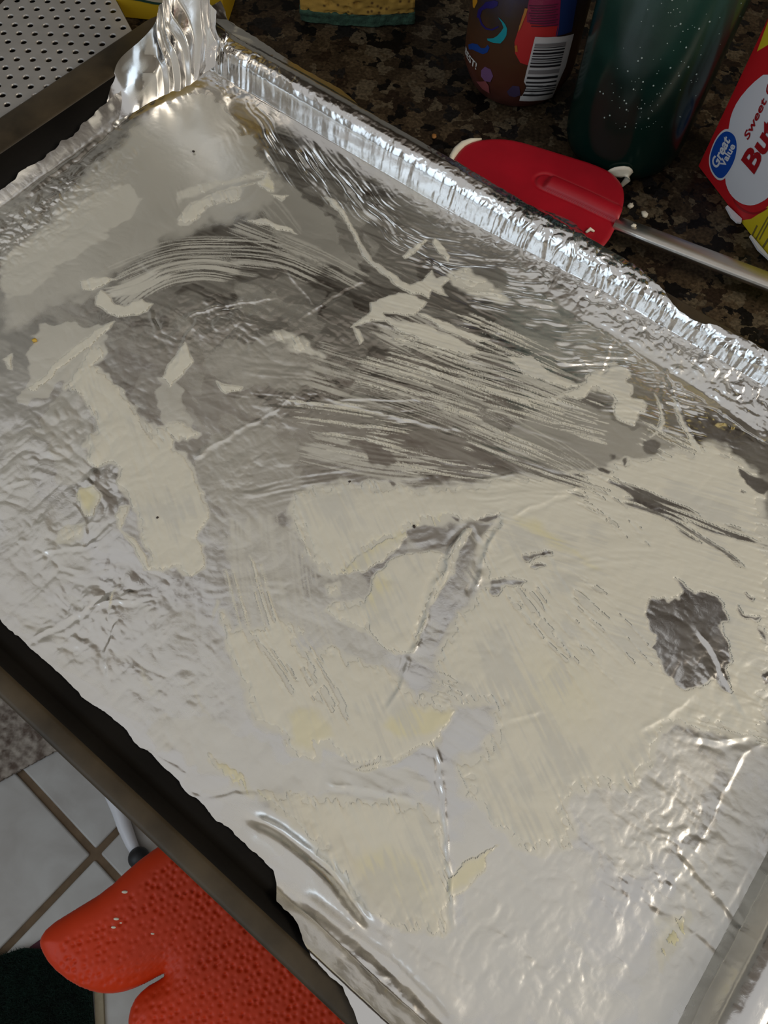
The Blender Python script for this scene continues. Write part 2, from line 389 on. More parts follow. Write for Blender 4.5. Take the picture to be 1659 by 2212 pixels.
# --- relief of the foil --------------------------------------------------------------
relief = .55*fbm(u/70, v/70, 0, 2) + .16*fbm(u/22, v/22, 2, 2)
crumple = np.zeros_like(u)
def mmscale(px, py):
    a, b, c = uv(px, py), uv(px+10, py), uv(px, py+10); return (np.linalg.norm(b-a) + np.linalg.norm(c-a))/20
def pdir(px, py, dx, dy):
    d = uv(px+dx, py+dy) - uv(px, py); return d/np.linalg.norm(d)
def blob(px, py, rx, ry, ang=0.0):
    c = uv(px, py); k = mmscale(px, py); dx = pdir(px, py, 20*math.cos(ang), 20*math.sin(ang)); dy = np.array([-dx[1], dx[0]])
    a = ((u-c[0])*dx[0] + (v-c[1])*dx[1])/(rx*k); b = ((u-c[0])*dy[0] + (v-c[1])*dy[1])/(ry*k)
    return np.exp(-(a*a + b*b))
def ridged(x, y, seed, sharp=3.0):
    return (1 - np.minimum(1, np.abs(vn(x, y, seed))*sharp))**1.5
def crump(w, lam, amp, seed):
    """pinched, faceted crumple"""
    global relief, crumple
    wx = u + .35*lam*vn(u/lam/1.3, v/lam/1.3, seed+1); wy = v + .35*lam*vn(u/lam/1.3, v/lam/1.3, seed+2)
    h = np.abs(vn(wx/lam, wy/lam, seed)) + .55*np.abs(vn(wx/lam*1.9, wy/lam*1.9, seed+3)) + .3*np.abs(vn(wx/lam*3.7, wy/lam*3.7, seed+5))
    relief = relief + w*amp*(h - .6); crumple = np.maximum(crumple, w)
def streak(px, py, rx, ry, dx, dy, L, wd, amp, seed, ang=0.0, curve=0.0):
    """bundles of thin parallel wrinkles running along dx, dy"""
    global relief, crumple
    w = blob(px, py, rx, ry, ang); d = pdir(px, py, dx, dy); c = uv(px, py)
    a = (u-c[0])*d[0] + (v-c[1])*d[1]; b = -(u-c[0])*d[1] + (v-c[1])*d[0] + curve*a*a + .6*wd*vn(a/L*1.5, 0*a + seed, seed)
    h = vn(a/L, b/wd, seed) + .6*vn(a/L*1.7, b/wd*2.1, seed+1)
    env = sstep(-.25, .35, vn(a/L*.8, b/(wd*3.5), seed+3))
    relief = relief + w*amp*h*env; crumple = np.maximum(crumple, .5*w)
# gentle crumple everywhere, stronger where the photograph shows it
crump(.22 + .2*sstep(-.3, .5, fbm(u/60, v/60, 5, 2)), 13, .50, 1)
crump(onwall*.35, 12, .45, 2)
crump(sstep(277, 297, v)*sstep(-230, -60, u)*.9 + blob(1150, 560, 330, 60, .55)*.7, 5.0, .7, 3)
crump(sstep(297, 300, v)*sstep(311, 309, v)*sstep(-350, -300, u)*sstep(306, 300, v), 5, .30, 6)
crump(sstep(284, 296, v)*sstep(299, 296, v)*sstep(-300, -150, u), 5, .30, 1)
crump(blob(480, 150, 120, 40, .5), 8, .9, 4)
crump(sstep(131, 137, u), 7, 1.0, 3)
crump(blob(80, 470, 190, 50, -.62), 5.5, 1.25, 5)
crump(blob(200, 1330, 190, 90, -.5), 9, .75, 6)
crump(blob(110, 1060, 170, 260, .1), 14, .95, 3)
crump(blob(330, 1480, 160, 170, .7), 12, .6, 4)
crump(blob(620, 720, 220, 100, 0), 12, .6, 7)
crump(blob(1440, 1830, 150, 190, .7)*.8, 6, .55, 7)
crump(blob(1150, 2080, 320, 130, .3)*.6, 7, .5, 1)
crump(blob(820, 2080, 200, 60, .8)*.8, 8, .7, 2)
crump(blob(470, 690, 120, 70, -.3)*.7, 6, .6, 3)
crump(blob(640, 860, 130, 60, -.4)*.8, 7, .55, 4)
crump(blob(1590, 1480, 100, 170, .9)*.8, 8, .7, 6)
crump(blob(520, 1010, 110, 100, -.4)*.6, 6, .45, 5)
crump(blob(1500, 780, 230, 90, .6), 5, 1.0, 6)
streak(640, 330, 120, 60, .55, .83, 22, 2.4, .75, 1, .75)
streak(760, 430, 130, 50, .62, .78, 20, 2.2, .75, 2, .7)
streak(930, 560, 150, 60, .85, .5, 22, 2.3, .65, 3, .6)
streak(1130, 670, 210, 80, 1, .14, 18, 2.1, .80, 4, .55)
streak(1250, 770, 150, 80, 1, .02, 16, 2.1, .75, 5, .5)
streak(950, 780, 260, 100, 1, .28, 26, 2.3, .36, 6, .4)
streak(760, 870, 230, 70, 1, .05, 24, 2.6, .40, 7, .2)
streak(1440, 870, 150, 60, 1, .25, 16, 2.4, .60, 1, .6)
streak(1120, 1000, 240, 60, 1, .32, 24, 2.0, .12, 2, .3)
streak(1160, 1060, 280, 50, 1, -.06, 24, 2.6, .30, 3, 0)
streak(1270, 1190, 170, 70, 1, -.04, 20, 3.4, .22, 5, 0)
streak(690, 1480, 130, 140, .4, 1, 20, 2.2, .14, 6, 1.1)
streak(300, 960, 120, 200, .3, 1, 26, 3.0, .14, 7, 1.2)
streak(1180, 1400, 170, 140, .55, 1, 24, 2.4, .12, 1, 1.0)
streak(760, 1850, 150, 130, .6, 1, 26, 3.2, .16, 2, 1.0)
streak(880, 690, 160, 90, .8, .45, 26, 2.0, .14, 4, .5)
streak(590, 1040, 170, 60, 1, -.15, 22, 2.6, .22, 5, -.1)
streak(1010, 1240, 130, 140, 1, -.08, 16, 3.2, .24, 6, 0)
streak(1450, 1820, 150, 170, .75, .55, 15, 2.2, .16, 7, .9)
streak(1530, 1950, 80, 160, .35, .9, 20, 2.6, .18, 1, 1.0)
streak(560, 1330, 60, 200, .1, 1, 30, 1.3, .06, 2, 1.5)
streak(560, 1250, 80, 190, 1, .02, 20, 4.0, .10, 3, 1.5)
streak(880, 1700, 200, 60, 1, .3, 18, 3.2, .24, 4, .3)

def crease(px, w=1.4, a=.5, pair=True, seed=0):
    """a folded line in the sheet: ridge with a shallow valley beside it"""
    global relief
    P = np.array([uv(x, y) for x, y in px]); m = (u > P[:, 0].min()-14) & (u < P[:, 0].max()+14) & (v > P[:, 1].min()-14) & (v < P[:, 1].max()+14)
    uu, vv = u[m], v[m]
    d, al, sd, L = dist_line(P, uu + .9*vn(uu/5, vv/5, seed+2), vv + .9*vn(uu/5, vv/5, seed+3))
    end = np.minimum(1, np.minimum(al, L-al)/4 + .15); jit = .75 + .5*vn(al/3.5, 0*al + seed, seed)
    h = a*np.exp(-d/w)*end*jit
    if pair: h = h - .55*a*np.exp(-((sd-1.6*w)/(1.3*w))**2)*end*(d < 6*w)
    r = relief[m]; relief[m] = r + h
CRE = [([(30, 1392), (58, 1382), (119, 1353), (181, 1317), (224, 1299), (305, 1295)], 1.2, .6), ([(416, 992), (506, 934), (600, 883), (640, 850)], 1.2, .5),
       ([(0, 1053), (68, 1032)], 1, .4), ([(65, 1200), (119, 1187), (177, 1178), (188, 1133), (160, 1086)], 1, .35), ([(188, 1133), (215, 1135)], 1, .35), ([(130, 1220), (180, 1233)], 1, .3),
       ([(945, 1618), (955, 1675), (963, 1759), (970, 1892), (974, 1950), (985, 2010)], .8, .6), ([(1093, 1118), (1050, 1190), (1035, 1252), (1024, 1295)], 1.3, .8),
       ([(1014, 1136), (977, 1183), (966, 1230), (941, 1267), (930, 1303), (909, 1379), (883, 1430), (865, 1491), (832, 1545)], 1.4, .75), ([(1024, 1133), (1050, 1187)], 1.2, .5),
       ([(1102, 1116), (1167, 1087), (1258, 1048)], 1, .45), ([(645, 694), (717, 639), (786, 603)], 1.1, .45), ([(616, 581), (681, 657)], 1, .35), ([(398, 690), (452, 668), (593, 643)], 1.1, .5),
       ([(1659, 1598), (1600, 1625), (1585, 1660), (1560, 1720), (1530, 1780), (1480, 1860), (1440, 1935)], 1.5, .5), ([(1511, 1362), (1544, 1413), (1580, 1493), (1609, 1547)], 1.2, .6),
       ([(1290, 814), (1330, 724)], .9, .5), ([(1233, 760), (1294, 810)], .9, .4), ([(1435, 789), (1428, 870), (1436, 910), (1400, 940)], 1.0, .4), ([(1435, 789), (1468, 876), (1518, 984)], 1.0, .5),
       ([(1471, 1836), (1538, 1931), (1616, 2028)], 1.2, -.6), ([(1400, 1950), (1500, 2010), (1560, 2070)], 1.2, -.5), ([(1380, 1580), (1450, 1540), (1500, 1500)], 1.2, .5), ([(1500, 1590), (1560, 1600), (1620, 1590)], 1.4, .7),
       ([(410, 1700), (440, 1725), (510, 1705), (560, 1712)], 1.0, -.5), ([(300, 1600), (350, 1640), (420, 1672)], 1.2, -.4), ([(340, 1770), (420, 1850), (520, 1930)], 1.5, -.4), ([(700, 1690), (790, 1700), (900, 1735)], 1.3, .5),
       ([(1090, 1560), (1180, 1530)], 1, .3), ([(1180, 1180), (1230, 1280), (1290, 1380)], 1.2, .3), ([(260, 1330), (225, 1410), (235, 1470)], 1.0, .5), ([(700, 860), (850, 900), (1000, 930)], 1.2, .4),
       ([(380, 180), (300, 235), (180, 335), (60, 430)], 1.6, -.9), ([(430, 690), (395, 745), (380, 800)], 1, .4), ([(330, 665), (345, 720), (385, 740)], 1, -.4)]
for i, (p_, w_, a_) in enumerate(CRE): crease(p_, w_, a_, w_ != 1.5 or a_ != .5, i)
def trough(px, w, dep):      # broad furrow
    global relief
    P = smooth_poly([uv(x, y) for x, y in px], 2, False); d, al, sd, L = dist_line(P, u, v)
    relief = relief - dep*np.exp(-(d/w)**2)*np.minimum(1, np.minimum(al, L-al)/8 + .1)
FUR = [(530, 1762), (600, 1790), (650, 1830), (720, 1885), (770, 1955), (810, 2020)]
trough(FUR, 9.0, -1.7); trough(FUR, 2.5, 2.6)
FU2 = [(640, 1930), (710, 1980), (800, 2050), (900, 2140), (980, 2230)]
trough(FU2, 9.0, -1.5); trough(FU2, 3.0, 2.4)
trough([(1440, 800), (1520, 850), (1659, 950)], 2.4, 1.6); trough([(1270, 690), (1350, 735), (1440, 800)], 1.8, 1.0)
relief = relief + np.clip(u - 92, 0, 18)*.15*sstep(10, 50, v)*sstep(165, 135, v)
edge = np.minimum(1, np.minimum(qs, 1-qs)*60)*np.minimum(1, np.minimum(qt, 1-qt)*60)
near_floor = sstep(1.0, .0, zs + zt)
relief = np.where(near_floor > .5, np.maximum(relief, -1.1), relief)

# --- butter layout ---------------------------------------------------------------------
wu = u + 1.5*vn(u/7, v/7, 1) + .7*vn(u/2.6, v/2.6, 2); wv = v + 1.5*vn(u/7, v/7, 3) + .7*vn(u/2.6, v/2.6, 4)
thick = np.zeros_like(u); film = np.zeros_like(u); yellow = np.zeros_like(u)
def shape(px, soft, fn, warp=1.0, sm=1):
    P = np.array([uv(x, y) for x, y in px]); P = smooth_poly(P, sm)
    mg = 12 + soft*2
    m = (u > P[:, 0].min()-mg) & (u < P[:, 0].max()+mg) & (v > P[:, 1].min()-mg) & (v < P[:, 1].max()+mg)
    x = u[m] + (wu[m]-u[m])*warp; y = v[m] + (wv[m]-v[m])*warp
    d = sdf_poly(P, x, y); fn(m, sstep(-soft, soft, d), d)
def add_t(px, lv=1.0, soft=1.6, warp=1.0):
    small = soft < 1.7 and len(px) < 22; soft = soft*(.75 if small else 1.7); warp = warp*(.6 if small else 1.3)
    def f(m, k, d): thick[m] = np.maximum(thick[m], lv*k)
    shape(px, soft, f, warp, 0 if small else 1)
def cut_t(px, lv=1.0, soft=1.2, warp=1.0):
    def f(m, k, d): thick[m] = thick[m]*(1 - lv*k); film[m] = film[m]*(1 - .85*lv*k)
    shape(px, soft, f, warp)
def add_f(px, lv=.5, soft=6, warp=2.0):
    def f(m, k, d): film[m] = np.maximum(film[m], lv*k)
    shape(px, soft, f, warp)
def add_y(px, lv=.8, soft=5):
    def f(m, k, d): yellow[m] = np.maximum(yellow[m], lv*k)
    shape(px, soft, f, 1.0)
def cr(x0, y0, k, pts): return [(x0 + k*a, y0 + k*b) for a, b in pts]
K6 = 600/1659.
def brush(px, width, lv, target='film', freq=1.1, cutoff=.0, seed=0, soft=.25):
    """a spatula stroke: bristle lines along a path"""
    c = px[len(px)//2]; wmm = width*mmscale(*c)
    P = smooth_poly([uv(x, y) for x, y in px], 2, False)
    m = (u > P[:, 0].min()-wmm) & (u < P[:, 0].max()+wmm) & (v > P[:, 1].min()-wmm) & (v < P[:, 1].max()+wmm)
    d, al, sd, L = dist_line(P, u[m], v[m])
    k = sstep(wmm/2, wmm/2*.6, d + 2.0*vn(al/14, sd/3, seed))*sstep(0, 7, al + 4*vn(sd/1.2, 0*al, seed+1))*sstep(0, 7, L-al + 5*vn(sd/1.2, 0*al + 4, seed+2))
    br = .5 + .5*vn(al/28, sd*freq, seed) + .28*vn(al/17, sd*freq*2.3, seed+1)
    val = lv*k*sstep(cutoff-soft, cutoff+soft, br - .45)
    if target == 'film': film[m] = np.maximum(film[m], val)
    elif target == 'thick': thick[m] = np.maximum(thick[m], val)
    else: thick[m] *= (1-val); film[m] *= (1-.8*val)

# hazy films
onfl = sstep(6, 1, zs+zt)
fd = pdir(900, 1000, 1, .45); fa = u*fd[0] + v*fd[1]; fb = -u*fd[1] + v*fd[0]
layer = .13*sstep(-.04, .06, fbm(fa/60 + .25*vn(u/12, v/12, 1), fb/26 + .25*vn(u/12, v/12, 2), 6, 3)) + .11*sstep(.10, .17, fbm(fa/38 + 3, fb/15 + .2*vn(u/8, v/8, 3), 2, 3)) + .06*vn(fa/30, fb/1.3, 4)
film = film + (.10 + layer)*onfl
add_f([(0, 600), (130, 430), (250, 310), (380, 200), (470, 210), (560, 330), (640, 420), (560, 470), (430, 490), (300, 560), (200, 640), (60, 700), (0, 720)], .58, 6)
add_f([(0, 560), (120, 470), (220, 400), (300, 390), (320, 440), (220, 520), (60, 640), (0, 660)], .82, 2.6)
add_f([(380, 200), (460, 195), (540, 300), (610, 400), (560, 410), (470, 330), (400, 260)], .55, 1.5)
add_f([(60, 700), (200, 690), (240, 720), (180, 800), (80, 860), (40, 900), (60, 790)], .72, 1.2)
add_f([(90, 880), (160, 830), (200, 900), (200, 1000), (180, 1060), (120, 1040), (90, 960)], .45, 1.5)
add_f([(0, 930), (60, 930), (80, 1040), (160, 1150), (210, 1210), (150, 1260), (0, 1340)], .36, 2.2)
add_f([(330, 800), (380, 820), (420, 930), (400, 960), (350, 900)], .66, 1.2)
add_f([(420, 760), (560, 720), (700, 800), (640, 850), (480, 830)], .42, 1.8)
add_f([(420, 960), (560, 900), (660, 960), (660, 1090), (520, 1130), (430, 1060)], .45, 2.2)
add_f([(470, 1120), (620, 1090), (680, 1300), (720, 1480), (620, 1520), (520, 1330)], .55, 1.8)
add_f([(660, 1240), (790, 1220), (810, 1320), (860, 1400), (830, 1500), (700, 1440)], .48, 2.4)
add_f([(300, 1560), (460, 1530), (620, 1640), (640, 1750), (520, 1700), (380, 1660)], .55, 1.8)
add_f([(560, 1640), (900, 1640), (930, 1720), (760, 1720), (600, 1720)], .55, 2.4)
add_f([(300, 1330), (420, 1300), (500, 1420), (560, 1560), (420, 1560), (330, 1480)], .30, 3)
add_f([(980, 1690), (1240, 1780), (1300, 1900), (1200, 2100), (1050, 2150), (980, 1960)], .46, 3)
add_f([(1200, 1650), (1500, 1560), (1560, 1700), (1420, 1900), (1280, 1860)], .52, 3.5)
add_f([(800, 2000), (1050, 1990), (1250, 2100), (1420, 2212), (900, 2212)], .40, 3)
add_f([(1480, 1840), (1590, 1700), (1659, 1660), (1659, 1930), (1560, 2060), (1480, 2212), (1330, 2212)], .42, 2.2)
add_f([(1100, 900), (1250, 860), (1420, 940), (1560, 1000), (1300, 1060), (1100, 1010)], .42, 2.4)
add_f([(560, 380), (680, 420), (760, 540), (780, 600), (640, 560), (560, 470)], .40, 1.8)
add_f([(880, 1080), (1000, 1150), (940, 1260), (860, 1180)], .42, 1.5)
# bristle strokes
brush([(231, 603), (325, 560), (416, 538), (600, 545), (700, 590)], 90, .70, 'film', 1.3, .05, 1)
brush([(250, 660), (330, 600), (430, 575), (520, 590)], 80, .78, 'film', 1.2, .0, 2)
brush([(210, 640), (290, 625), (370, 580)], 46, .9, 'film', 1.0, -.05, 3)
brush([(500, 480), (600, 520), (700, 560), (790, 610)], 60, .62, 'film', 1.4, .0, 4)
brush([(650, 780), (820, 830), (980, 885), (1180, 980), (1330, 1090)], 150, .66, 'film', 1.5, .05, 5)
brush([(820, 690), (980, 770), (1100, 800), (1250, 860)], 120, .80, 'film', 1.4, .08, 6)
brush([(540, 1100), (555, 1250), (590, 1400), (640, 1520)], 150, .72, 'film', 1.3, -.05, 7)
brush([(640, 1120), (650, 1280), (690, 1400), (740, 1520)], 90, .70, 'film', 1.3, 0, 1)
brush([(1060, 1190), (1160, 1330), (1280, 1420), (1400, 1500)], 230, .75, 'film', 1.0, -.15, 2)
brush([(640, 960), (800, 1000), (950, 1010)], 110, .72, 'film', 1.3, 0, 3)
brush([(470, 340), (560, 420), (640, 520)], 80, .5, 'film', 1.0, 0, 4)
# opaque butter, traced shape by shape
add_t(cr(0, 800, K6, [(480, 0), (620, 0), (650, 60), (760, 180), (870, 290), (980, 350), (1090, 290), (1140, 370), (1190, 385), (1140, 440), (1020, 400), (1080, 530), (1150, 560), (1200, 700), (1220, 820), (1240, 900), (1150, 980), (1230, 1060), (1220, 1200), (900, 1190), (880, 1080), (850, 1040), (840, 900), (780, 780), (720, 740), (720, 600), (640, 560), (520, 560), (540, 470), (500, 440), (520, 400), (620, 380), (560, 260), (480, 150), (430, 80)]))
add_t(cr(0, 800, K6, [(480, 700), (560, 690), (600, 760), (560, 880), (500, 860), (450, 770)]), 1, 1.2)
add_t(cr(0, 800, K6, [(380, 920), (490, 900), (510, 960), (480, 1040), (360, 1040), (340, 980)]), .75, 1.8)
add_t(cr(0, 800, K6, [(690, 880), (720, 820), (780, 810), (770, 860), (730, 960), (800, 1000), (860, 1100), (900, 1180), (860, 1190), (790, 1060), (740, 1010)]), .8, 1.4)
add_t([(401, 740), (414, 784), (383, 822), (366, 840), (352, 815), (368, 787)], 1, 1.2)
add_t(cr(0, 350, K6, [(565, 800), (600, 760), (640, 790), (700, 850), (750, 870), (850, 830), (920, 850), (880, 890), (800, 915), (700, 925), (640, 900), (575, 850)]), 1, 1.2)
add_t(cr(0, 350, K6, [(690, 955), (640, 1020), (560, 1080), (420, 1180), (300, 1290), (200, 1380), (160, 1370), (300, 1230), (430, 1100), (560, 1010)]), .95, 1.6)
add_t(cr(0, 350, K6, [(500, 1110), (580, 1100), (650, 1140), (600, 1190), (520, 1240), (430, 1330), (380, 1380), (400, 1290), (480, 1200)]), .9, 1.8)
add_t(cr(0, 350, K6, [(470, 720), (540, 690), (640, 690), (700, 700), (620, 730), (540, 770), (490, 770)]), .8, 1.4)
add_t(cr(0, 350, K6, [(20, 1180), (80, 1150), (60, 1240), (40, 1240)]), .8, 1.2)
add_t(cr(0, 350, K6, [(1050, 370), (1090, 270), (1240, 195), (1420, 130), (1440, 250), (1310, 220), (1200, 320), (1130, 370)]), .85, 2.0)
add_t(cr(0, 350, K6, [(1380, 150), (1480, 130), (1560, 115), (1600, 60), (1640, 130), (1640, 175), (1590, 175), (1530, 130), (1440, 150)]), .95, 1.3)
add_t(cr(0, 350, K6, [(1050, 130), (1300, 110), (1560, 60), (1600, 20), (1640, 60), (1560, 120), (1300, 140), (1120, 220), (1050, 260)]), .52, 3)
add_t(cr(0, 350, K6, [(1480, 340), (1560, 340), (1659, 370), (1659, 390), (1560, 375)]), .8, 1.0)
add_t(cr(500, 350, K6, [(100, 345), (220, 350), (330, 385), (400, 425), (300, 410), (200, 370)]), .85, 1.0)
add_t(cr(500, 350, K6, [(230, 190), (350, 200), (300, 240)]), .85, 1.0)
add_t([(470, 1290), (480, 1300), (468, 1330), (455, 1350), (460, 1320)], .4, 1.5)
add_t(cr(500, 350, K6, [(560, 200), (610, 220), (670, 290), (700, 350), (740, 410), (780, 490), (860, 590), (920, 650), (1010, 700), (1130, 760), (1180, 800), (1080, 790), (970, 720), (880, 660), (790, 560), (740, 470), (690, 380), (630, 290)]), .95, 1.2)
add_t(cr(500, 350, K6, [(1020, 560), (1060, 520), (1150, 460), (1170, 470), (1090, 540), (1030, 580)]), .95, .9)
add_t(cr(500, 350, K6, [(1215, 450), (1250, 480), (1300, 560), (1290, 590), (1230, 540), (1205, 490)]), .95, .9)
add_t(cr(500, 350, K6, [(1060, 730), (1150, 710), (1190, 650), (1210, 700), (1330, 680), (1250, 740), (1300, 800), (1200, 770), (1180, 820), (1130, 780)]), .95, 1.0)
add_t(cr(500, 350, K6, [(830, 830), (900, 810), (1000, 775), (1100, 800), (1170, 840), (1130, 890), (1090, 920), (1000, 905), (900, 905), (960, 960), (840, 950), (720, 990), (800, 920), (830, 880)]), .95, 1.0)
add_t(cr(500, 350, K6, [(880, 920), (1100, 960), (1250, 1010), (1400, 1080), (1500, 1130), (1420, 1150), (1200, 1090), (1000, 1010)]), .85, 1.0)
add_t(cr(500, 350, K6, [(1100, 905), (1180, 920), (1350, 990), (1550, 1060), (1480, 1070), (1300, 1020)]), .85, .8)
add_t(cr(500, 350, K6, [(730, 980), (770, 1000), (790, 1060), (760, 1080)]), .8, .8)
add_t(cr(500, 350, K6, [(200, 1030), (330, 1010), (420, 1060), (540, 1120), (590, 1150), (520, 1150), (400, 1140), (300, 1110)]), .6, 2)
add_t(cr(500, 350, K6, [(1280, 640), (1400, 640), (1500, 690), (1600, 760), (1659, 790), (1659, 830), (1550, 830), (1400, 780), (1300, 740)]), .62, 2.4)
add_t(cr(0, 800, K6, [(1290, 60), (1340, 80), (1450, 90), (1440, 120), (1350, 140), (1310, 110)]), .95, 1.1)
add_t(cr(1059, 550, K6, [(660, 700), (720, 635), (790, 660), (830, 730), (780, 760), (840, 790), (830, 850), (930, 870), (920, 940), (880, 930), (880, 1000), (820, 990), (780, 970), (740, 940), (760, 880), (700, 830), (620, 800), (560, 870), (420, 850), (300, 880), (480, 820), (580, 760), (540, 720), (620, 700)]), .95, 1.2)
add_t(cr(1059, 550, K6, [(100, 610), (250, 600), (330, 680), (420, 740), (560, 780), (440, 790), (300, 740), (200, 730)]), .8, 1.2)
add_t(cr(1059, 550, K6, [(980, 830), (1030, 900), (1050, 1000), (1020, 1060), (940, 1090), (1000, 1040), (1020, 950)]), .85, 1.0)
add_t(cr(1059, 550, K6, [(1080, 840), (1130, 930), (1200, 1060), (1280, 1190), (1250, 1200), (1170, 1070), (1110, 960)]), .85, 1.0)
# the large smears
BIG = [(630, 1080), (690, 1060), (735, 1048), (790, 1052), (850, 1050), (890, 1060), (960, 1052), (1060, 1042), (1130, 1034), (1220, 1022), (1300, 1020), (1340, 990), (1400, 1000), (1520, 960), (1560, 970), (1610, 1010), (1659, 1050), (1659, 1600), (1600, 1600), (1560, 1560), (1490, 1560), (1440, 1560), (1400, 1640), (1370, 1700), (1250, 1690), (1215, 1740), (1240, 1790), (1230, 1830), (1130, 1830), (1098, 1798), (1050, 1750), (1015, 1710), (990, 1670), (1010, 1640), (1050, 1625), (1070, 1600), (1070, 1560), (1085, 1510), (1030, 1505), (950, 1525), (900, 1505), (945, 1490), (940, 1470), (960, 1400), (1000, 1330), (1030, 1290), (1100, 1250), (1050, 1270), (1040, 1180), (1090, 1120), (1010, 1115), (950, 1125), (895, 1142), (850, 1160), (768, 1198), (730, 1235), (700, 1232), (673, 1208), (645, 1160)]
add_t(BIG, 1.0, 4.5)
add_t([(730, 1238), (770, 1196), (850, 1160), (905, 1140), (870, 1170), (820, 1215), (780, 1236)], .95, 1.2)
add_t(cr(500, 800, K6, [(850, 1240), (900, 1170), (960, 1110), (1050, 1090), (1200, 1080), (1290, 1100), (1320, 1060), (1400, 950), (1440, 960), (1360, 1080), (1330, 1190), (1260, 1290), (1200, 1400), (1150, 1560), (1090, 1690), (960, 1690), (860, 1620), (830, 1530), (790, 1420), (810, 1340)]), 1, 1.5)
add_t([(700, 1310), (770, 1290), (790, 1310), (815, 1370), (780, 1350), (730, 1340)], .8, 2)
add_t([(705, 1255), (740, 1252), (735, 1300), (710, 1290)], .7, 2.5)
LOW = [(480, 1310), (505, 1380), (520, 1350), (560, 1380), (620, 1330), (660, 1400), (720, 1400), (790, 1440), (850, 1450), (880, 1500), (920, 1520), (985, 1530), (975, 1565), (950, 1590), (900, 1610), (840, 1620), (840, 1650), (760, 1640), (700, 1600), (690, 1640), (650, 1640), (620, 1590), (580, 1570), (560, 1560), (550, 1530), (530, 1490), (510, 1440)]
add_t(LOW, .98, 3.5)
add_t([(850, 1500), (870, 1525), (940, 1540), (985, 1535), (975, 1565), (945, 1595), (900, 1615), (850, 1640), (800, 1640), (780, 1560)], 1.0, 1.4)
add_t([(760, 1660), (800, 1650), (860, 1630), (900, 1620), (850, 1650), (800, 1670)], .8, 1.2)
LOW2 = [(565, 1710), (640, 1720), (690, 1728), (780, 1730), (860, 1728), (940, 1745), (960, 1860), (965, 1950), (975, 2010), (930, 2000), (860, 1990), (800, 1960), (740, 1900), (690, 1830), (650, 1780), (600, 1755), (570, 1730)]
add_t(LOW2, .96, 4.0)
add_t([(440, 1620), (500, 1660), (540, 1700), (560, 1720), (520, 1710), (470, 1665)], .85, 2)
add_t([(1075, 1822), (1052, 1850), (1050, 1880), (1000, 1930), (955, 1945), (970, 1900), (1020, 1850)], 1, 1.2)
add_t([(395, 1450), (420, 1500), (470, 1560), (455, 1560), (410, 1500)], .45, 2)
add_t([(290, 1430), (320, 1470), (350, 1510), (330, 1500), (300, 1460)], .5, 2)
add_t([(250, 1270), (235, 1300), (232, 1320), (245, 1290)], .9, .8)
add_t([(1425, 1980), (1480, 1960), (1500, 1990), (1470, 2040), (1440, 2080), (1425, 2120), (1415, 2050)], .62, 2.5)
for p_, w_ in (([(830, 740), (1000, 790), (1160, 850), (1300, 900)], 110), ([(690, 950), (800, 970), (950, 1010), (1080, 1030)], 70), ([(1000, 930), (1150, 990), (1330, 1070)], 90), ([(620, 880), (760, 900), (900, 925)], 70),
               ([(980, 690), (1100, 740), (1230, 800)], 80), ([(760, 790), (900, 830), (1060, 880)], 90), ([(520, 1200), (560, 1350), (610, 1480)], 110), ([(1040, 850), (1180, 890), (1330, 930)], 80), ([(1380, 920), (1460, 970), (1560, 1010)], 80)):
    brush(p_, w_, .93, 'thick', 1.05, .24, int(w_) % 5, .10)
# bare patches and furrows scraped through the smears
cut_t(cr(1059, 950, K6, [(950, 950), (1000, 930), (1100, 960), (1170, 910), (1150, 870), (1090, 838), (1160, 850), (1220, 890), (1240, 920), (1350, 920), (1380, 1000), (1440, 1050), (1360, 1110), (1410, 1200), (1430, 1290), (1400, 1350), (1450, 1500), (1400, 1490), (1350, 1420), (1270, 1480), (1180, 1500), (1100, 1460), (1050, 1400), (1020, 1290), (960, 1270), (1000, 1200), (950, 1150), (960, 1080), (930, 1020)]), 1, 1.0)
for q in ([(190, 680), (250, 670), (300, 690), (360, 665), (385, 700), (340, 720), (290, 700), (230, 715)], [(230, 740), (320, 745), (270, 780)], [(0, 840), (60, 840), (240, 850), (180, 885), (80, 870), (60, 930), (0, 960)], [(1500, 885), (1590, 940), (1540, 940)], [(1460, 960), (1520, 1050), (1640, 1040), (1600, 1070), (1490, 1060)], [(1580, 1100), (1659, 1150), (1659, 1200)], [(1600, 1400), (1659, 1370), (1659, 1470)], [(910, 20), (960, 0), (1020, 30), (1010, 80), (940, 70)], [(690, 90), (740, 80), (720, 130)], [(1440, 155), (1500, 160), (1560, 210), (1659, 220), (1659, 330), (1580, 320), (1520, 240)], [(1470, 290), (1530, 320), (1480, 320)], [(640, 160), (720, 170), (720, 200), (660, 190)], [(780, 110), (830, 110), (800, 160)]):
    cut_t(cr(1059, 950, K6, q), .95, .8)
for q in ([(680, 430), (760, 430), (830, 430), (950, 470), (1010, 560), (930, 570), (830, 560), (790, 500)], [(400, 140), (540, 130), (520, 180), (440, 190)], [(540, 60), (680, 50), (740, 70), (640, 100)], [(1000, 430), (1200, 450), (1120, 460)], [(1030, 960), (1130, 940), (1300, 940), (1340, 1000), (1280, 1060), (1180, 1080), (1080, 1040)], [(920, 670), (990, 690), (960, 720)], [(1100, 640), (1220, 600), (1220, 640), (1140, 660)], [(1320, 870), (1390, 870), (1360, 900)], [(1440, 890), (1560, 850), (1600, 860), (1530, 900)], [(840, 1200), (910, 1150), (890, 1230)]):
    cut_t(cr(500, 800, K6, q), .9, .9)
brush([(1310, 1030), (1400, 1080), (1500, 1120), (1570, 1150), (1640, 1172)], 36, .95, 'cut', .8, -.1, 3)
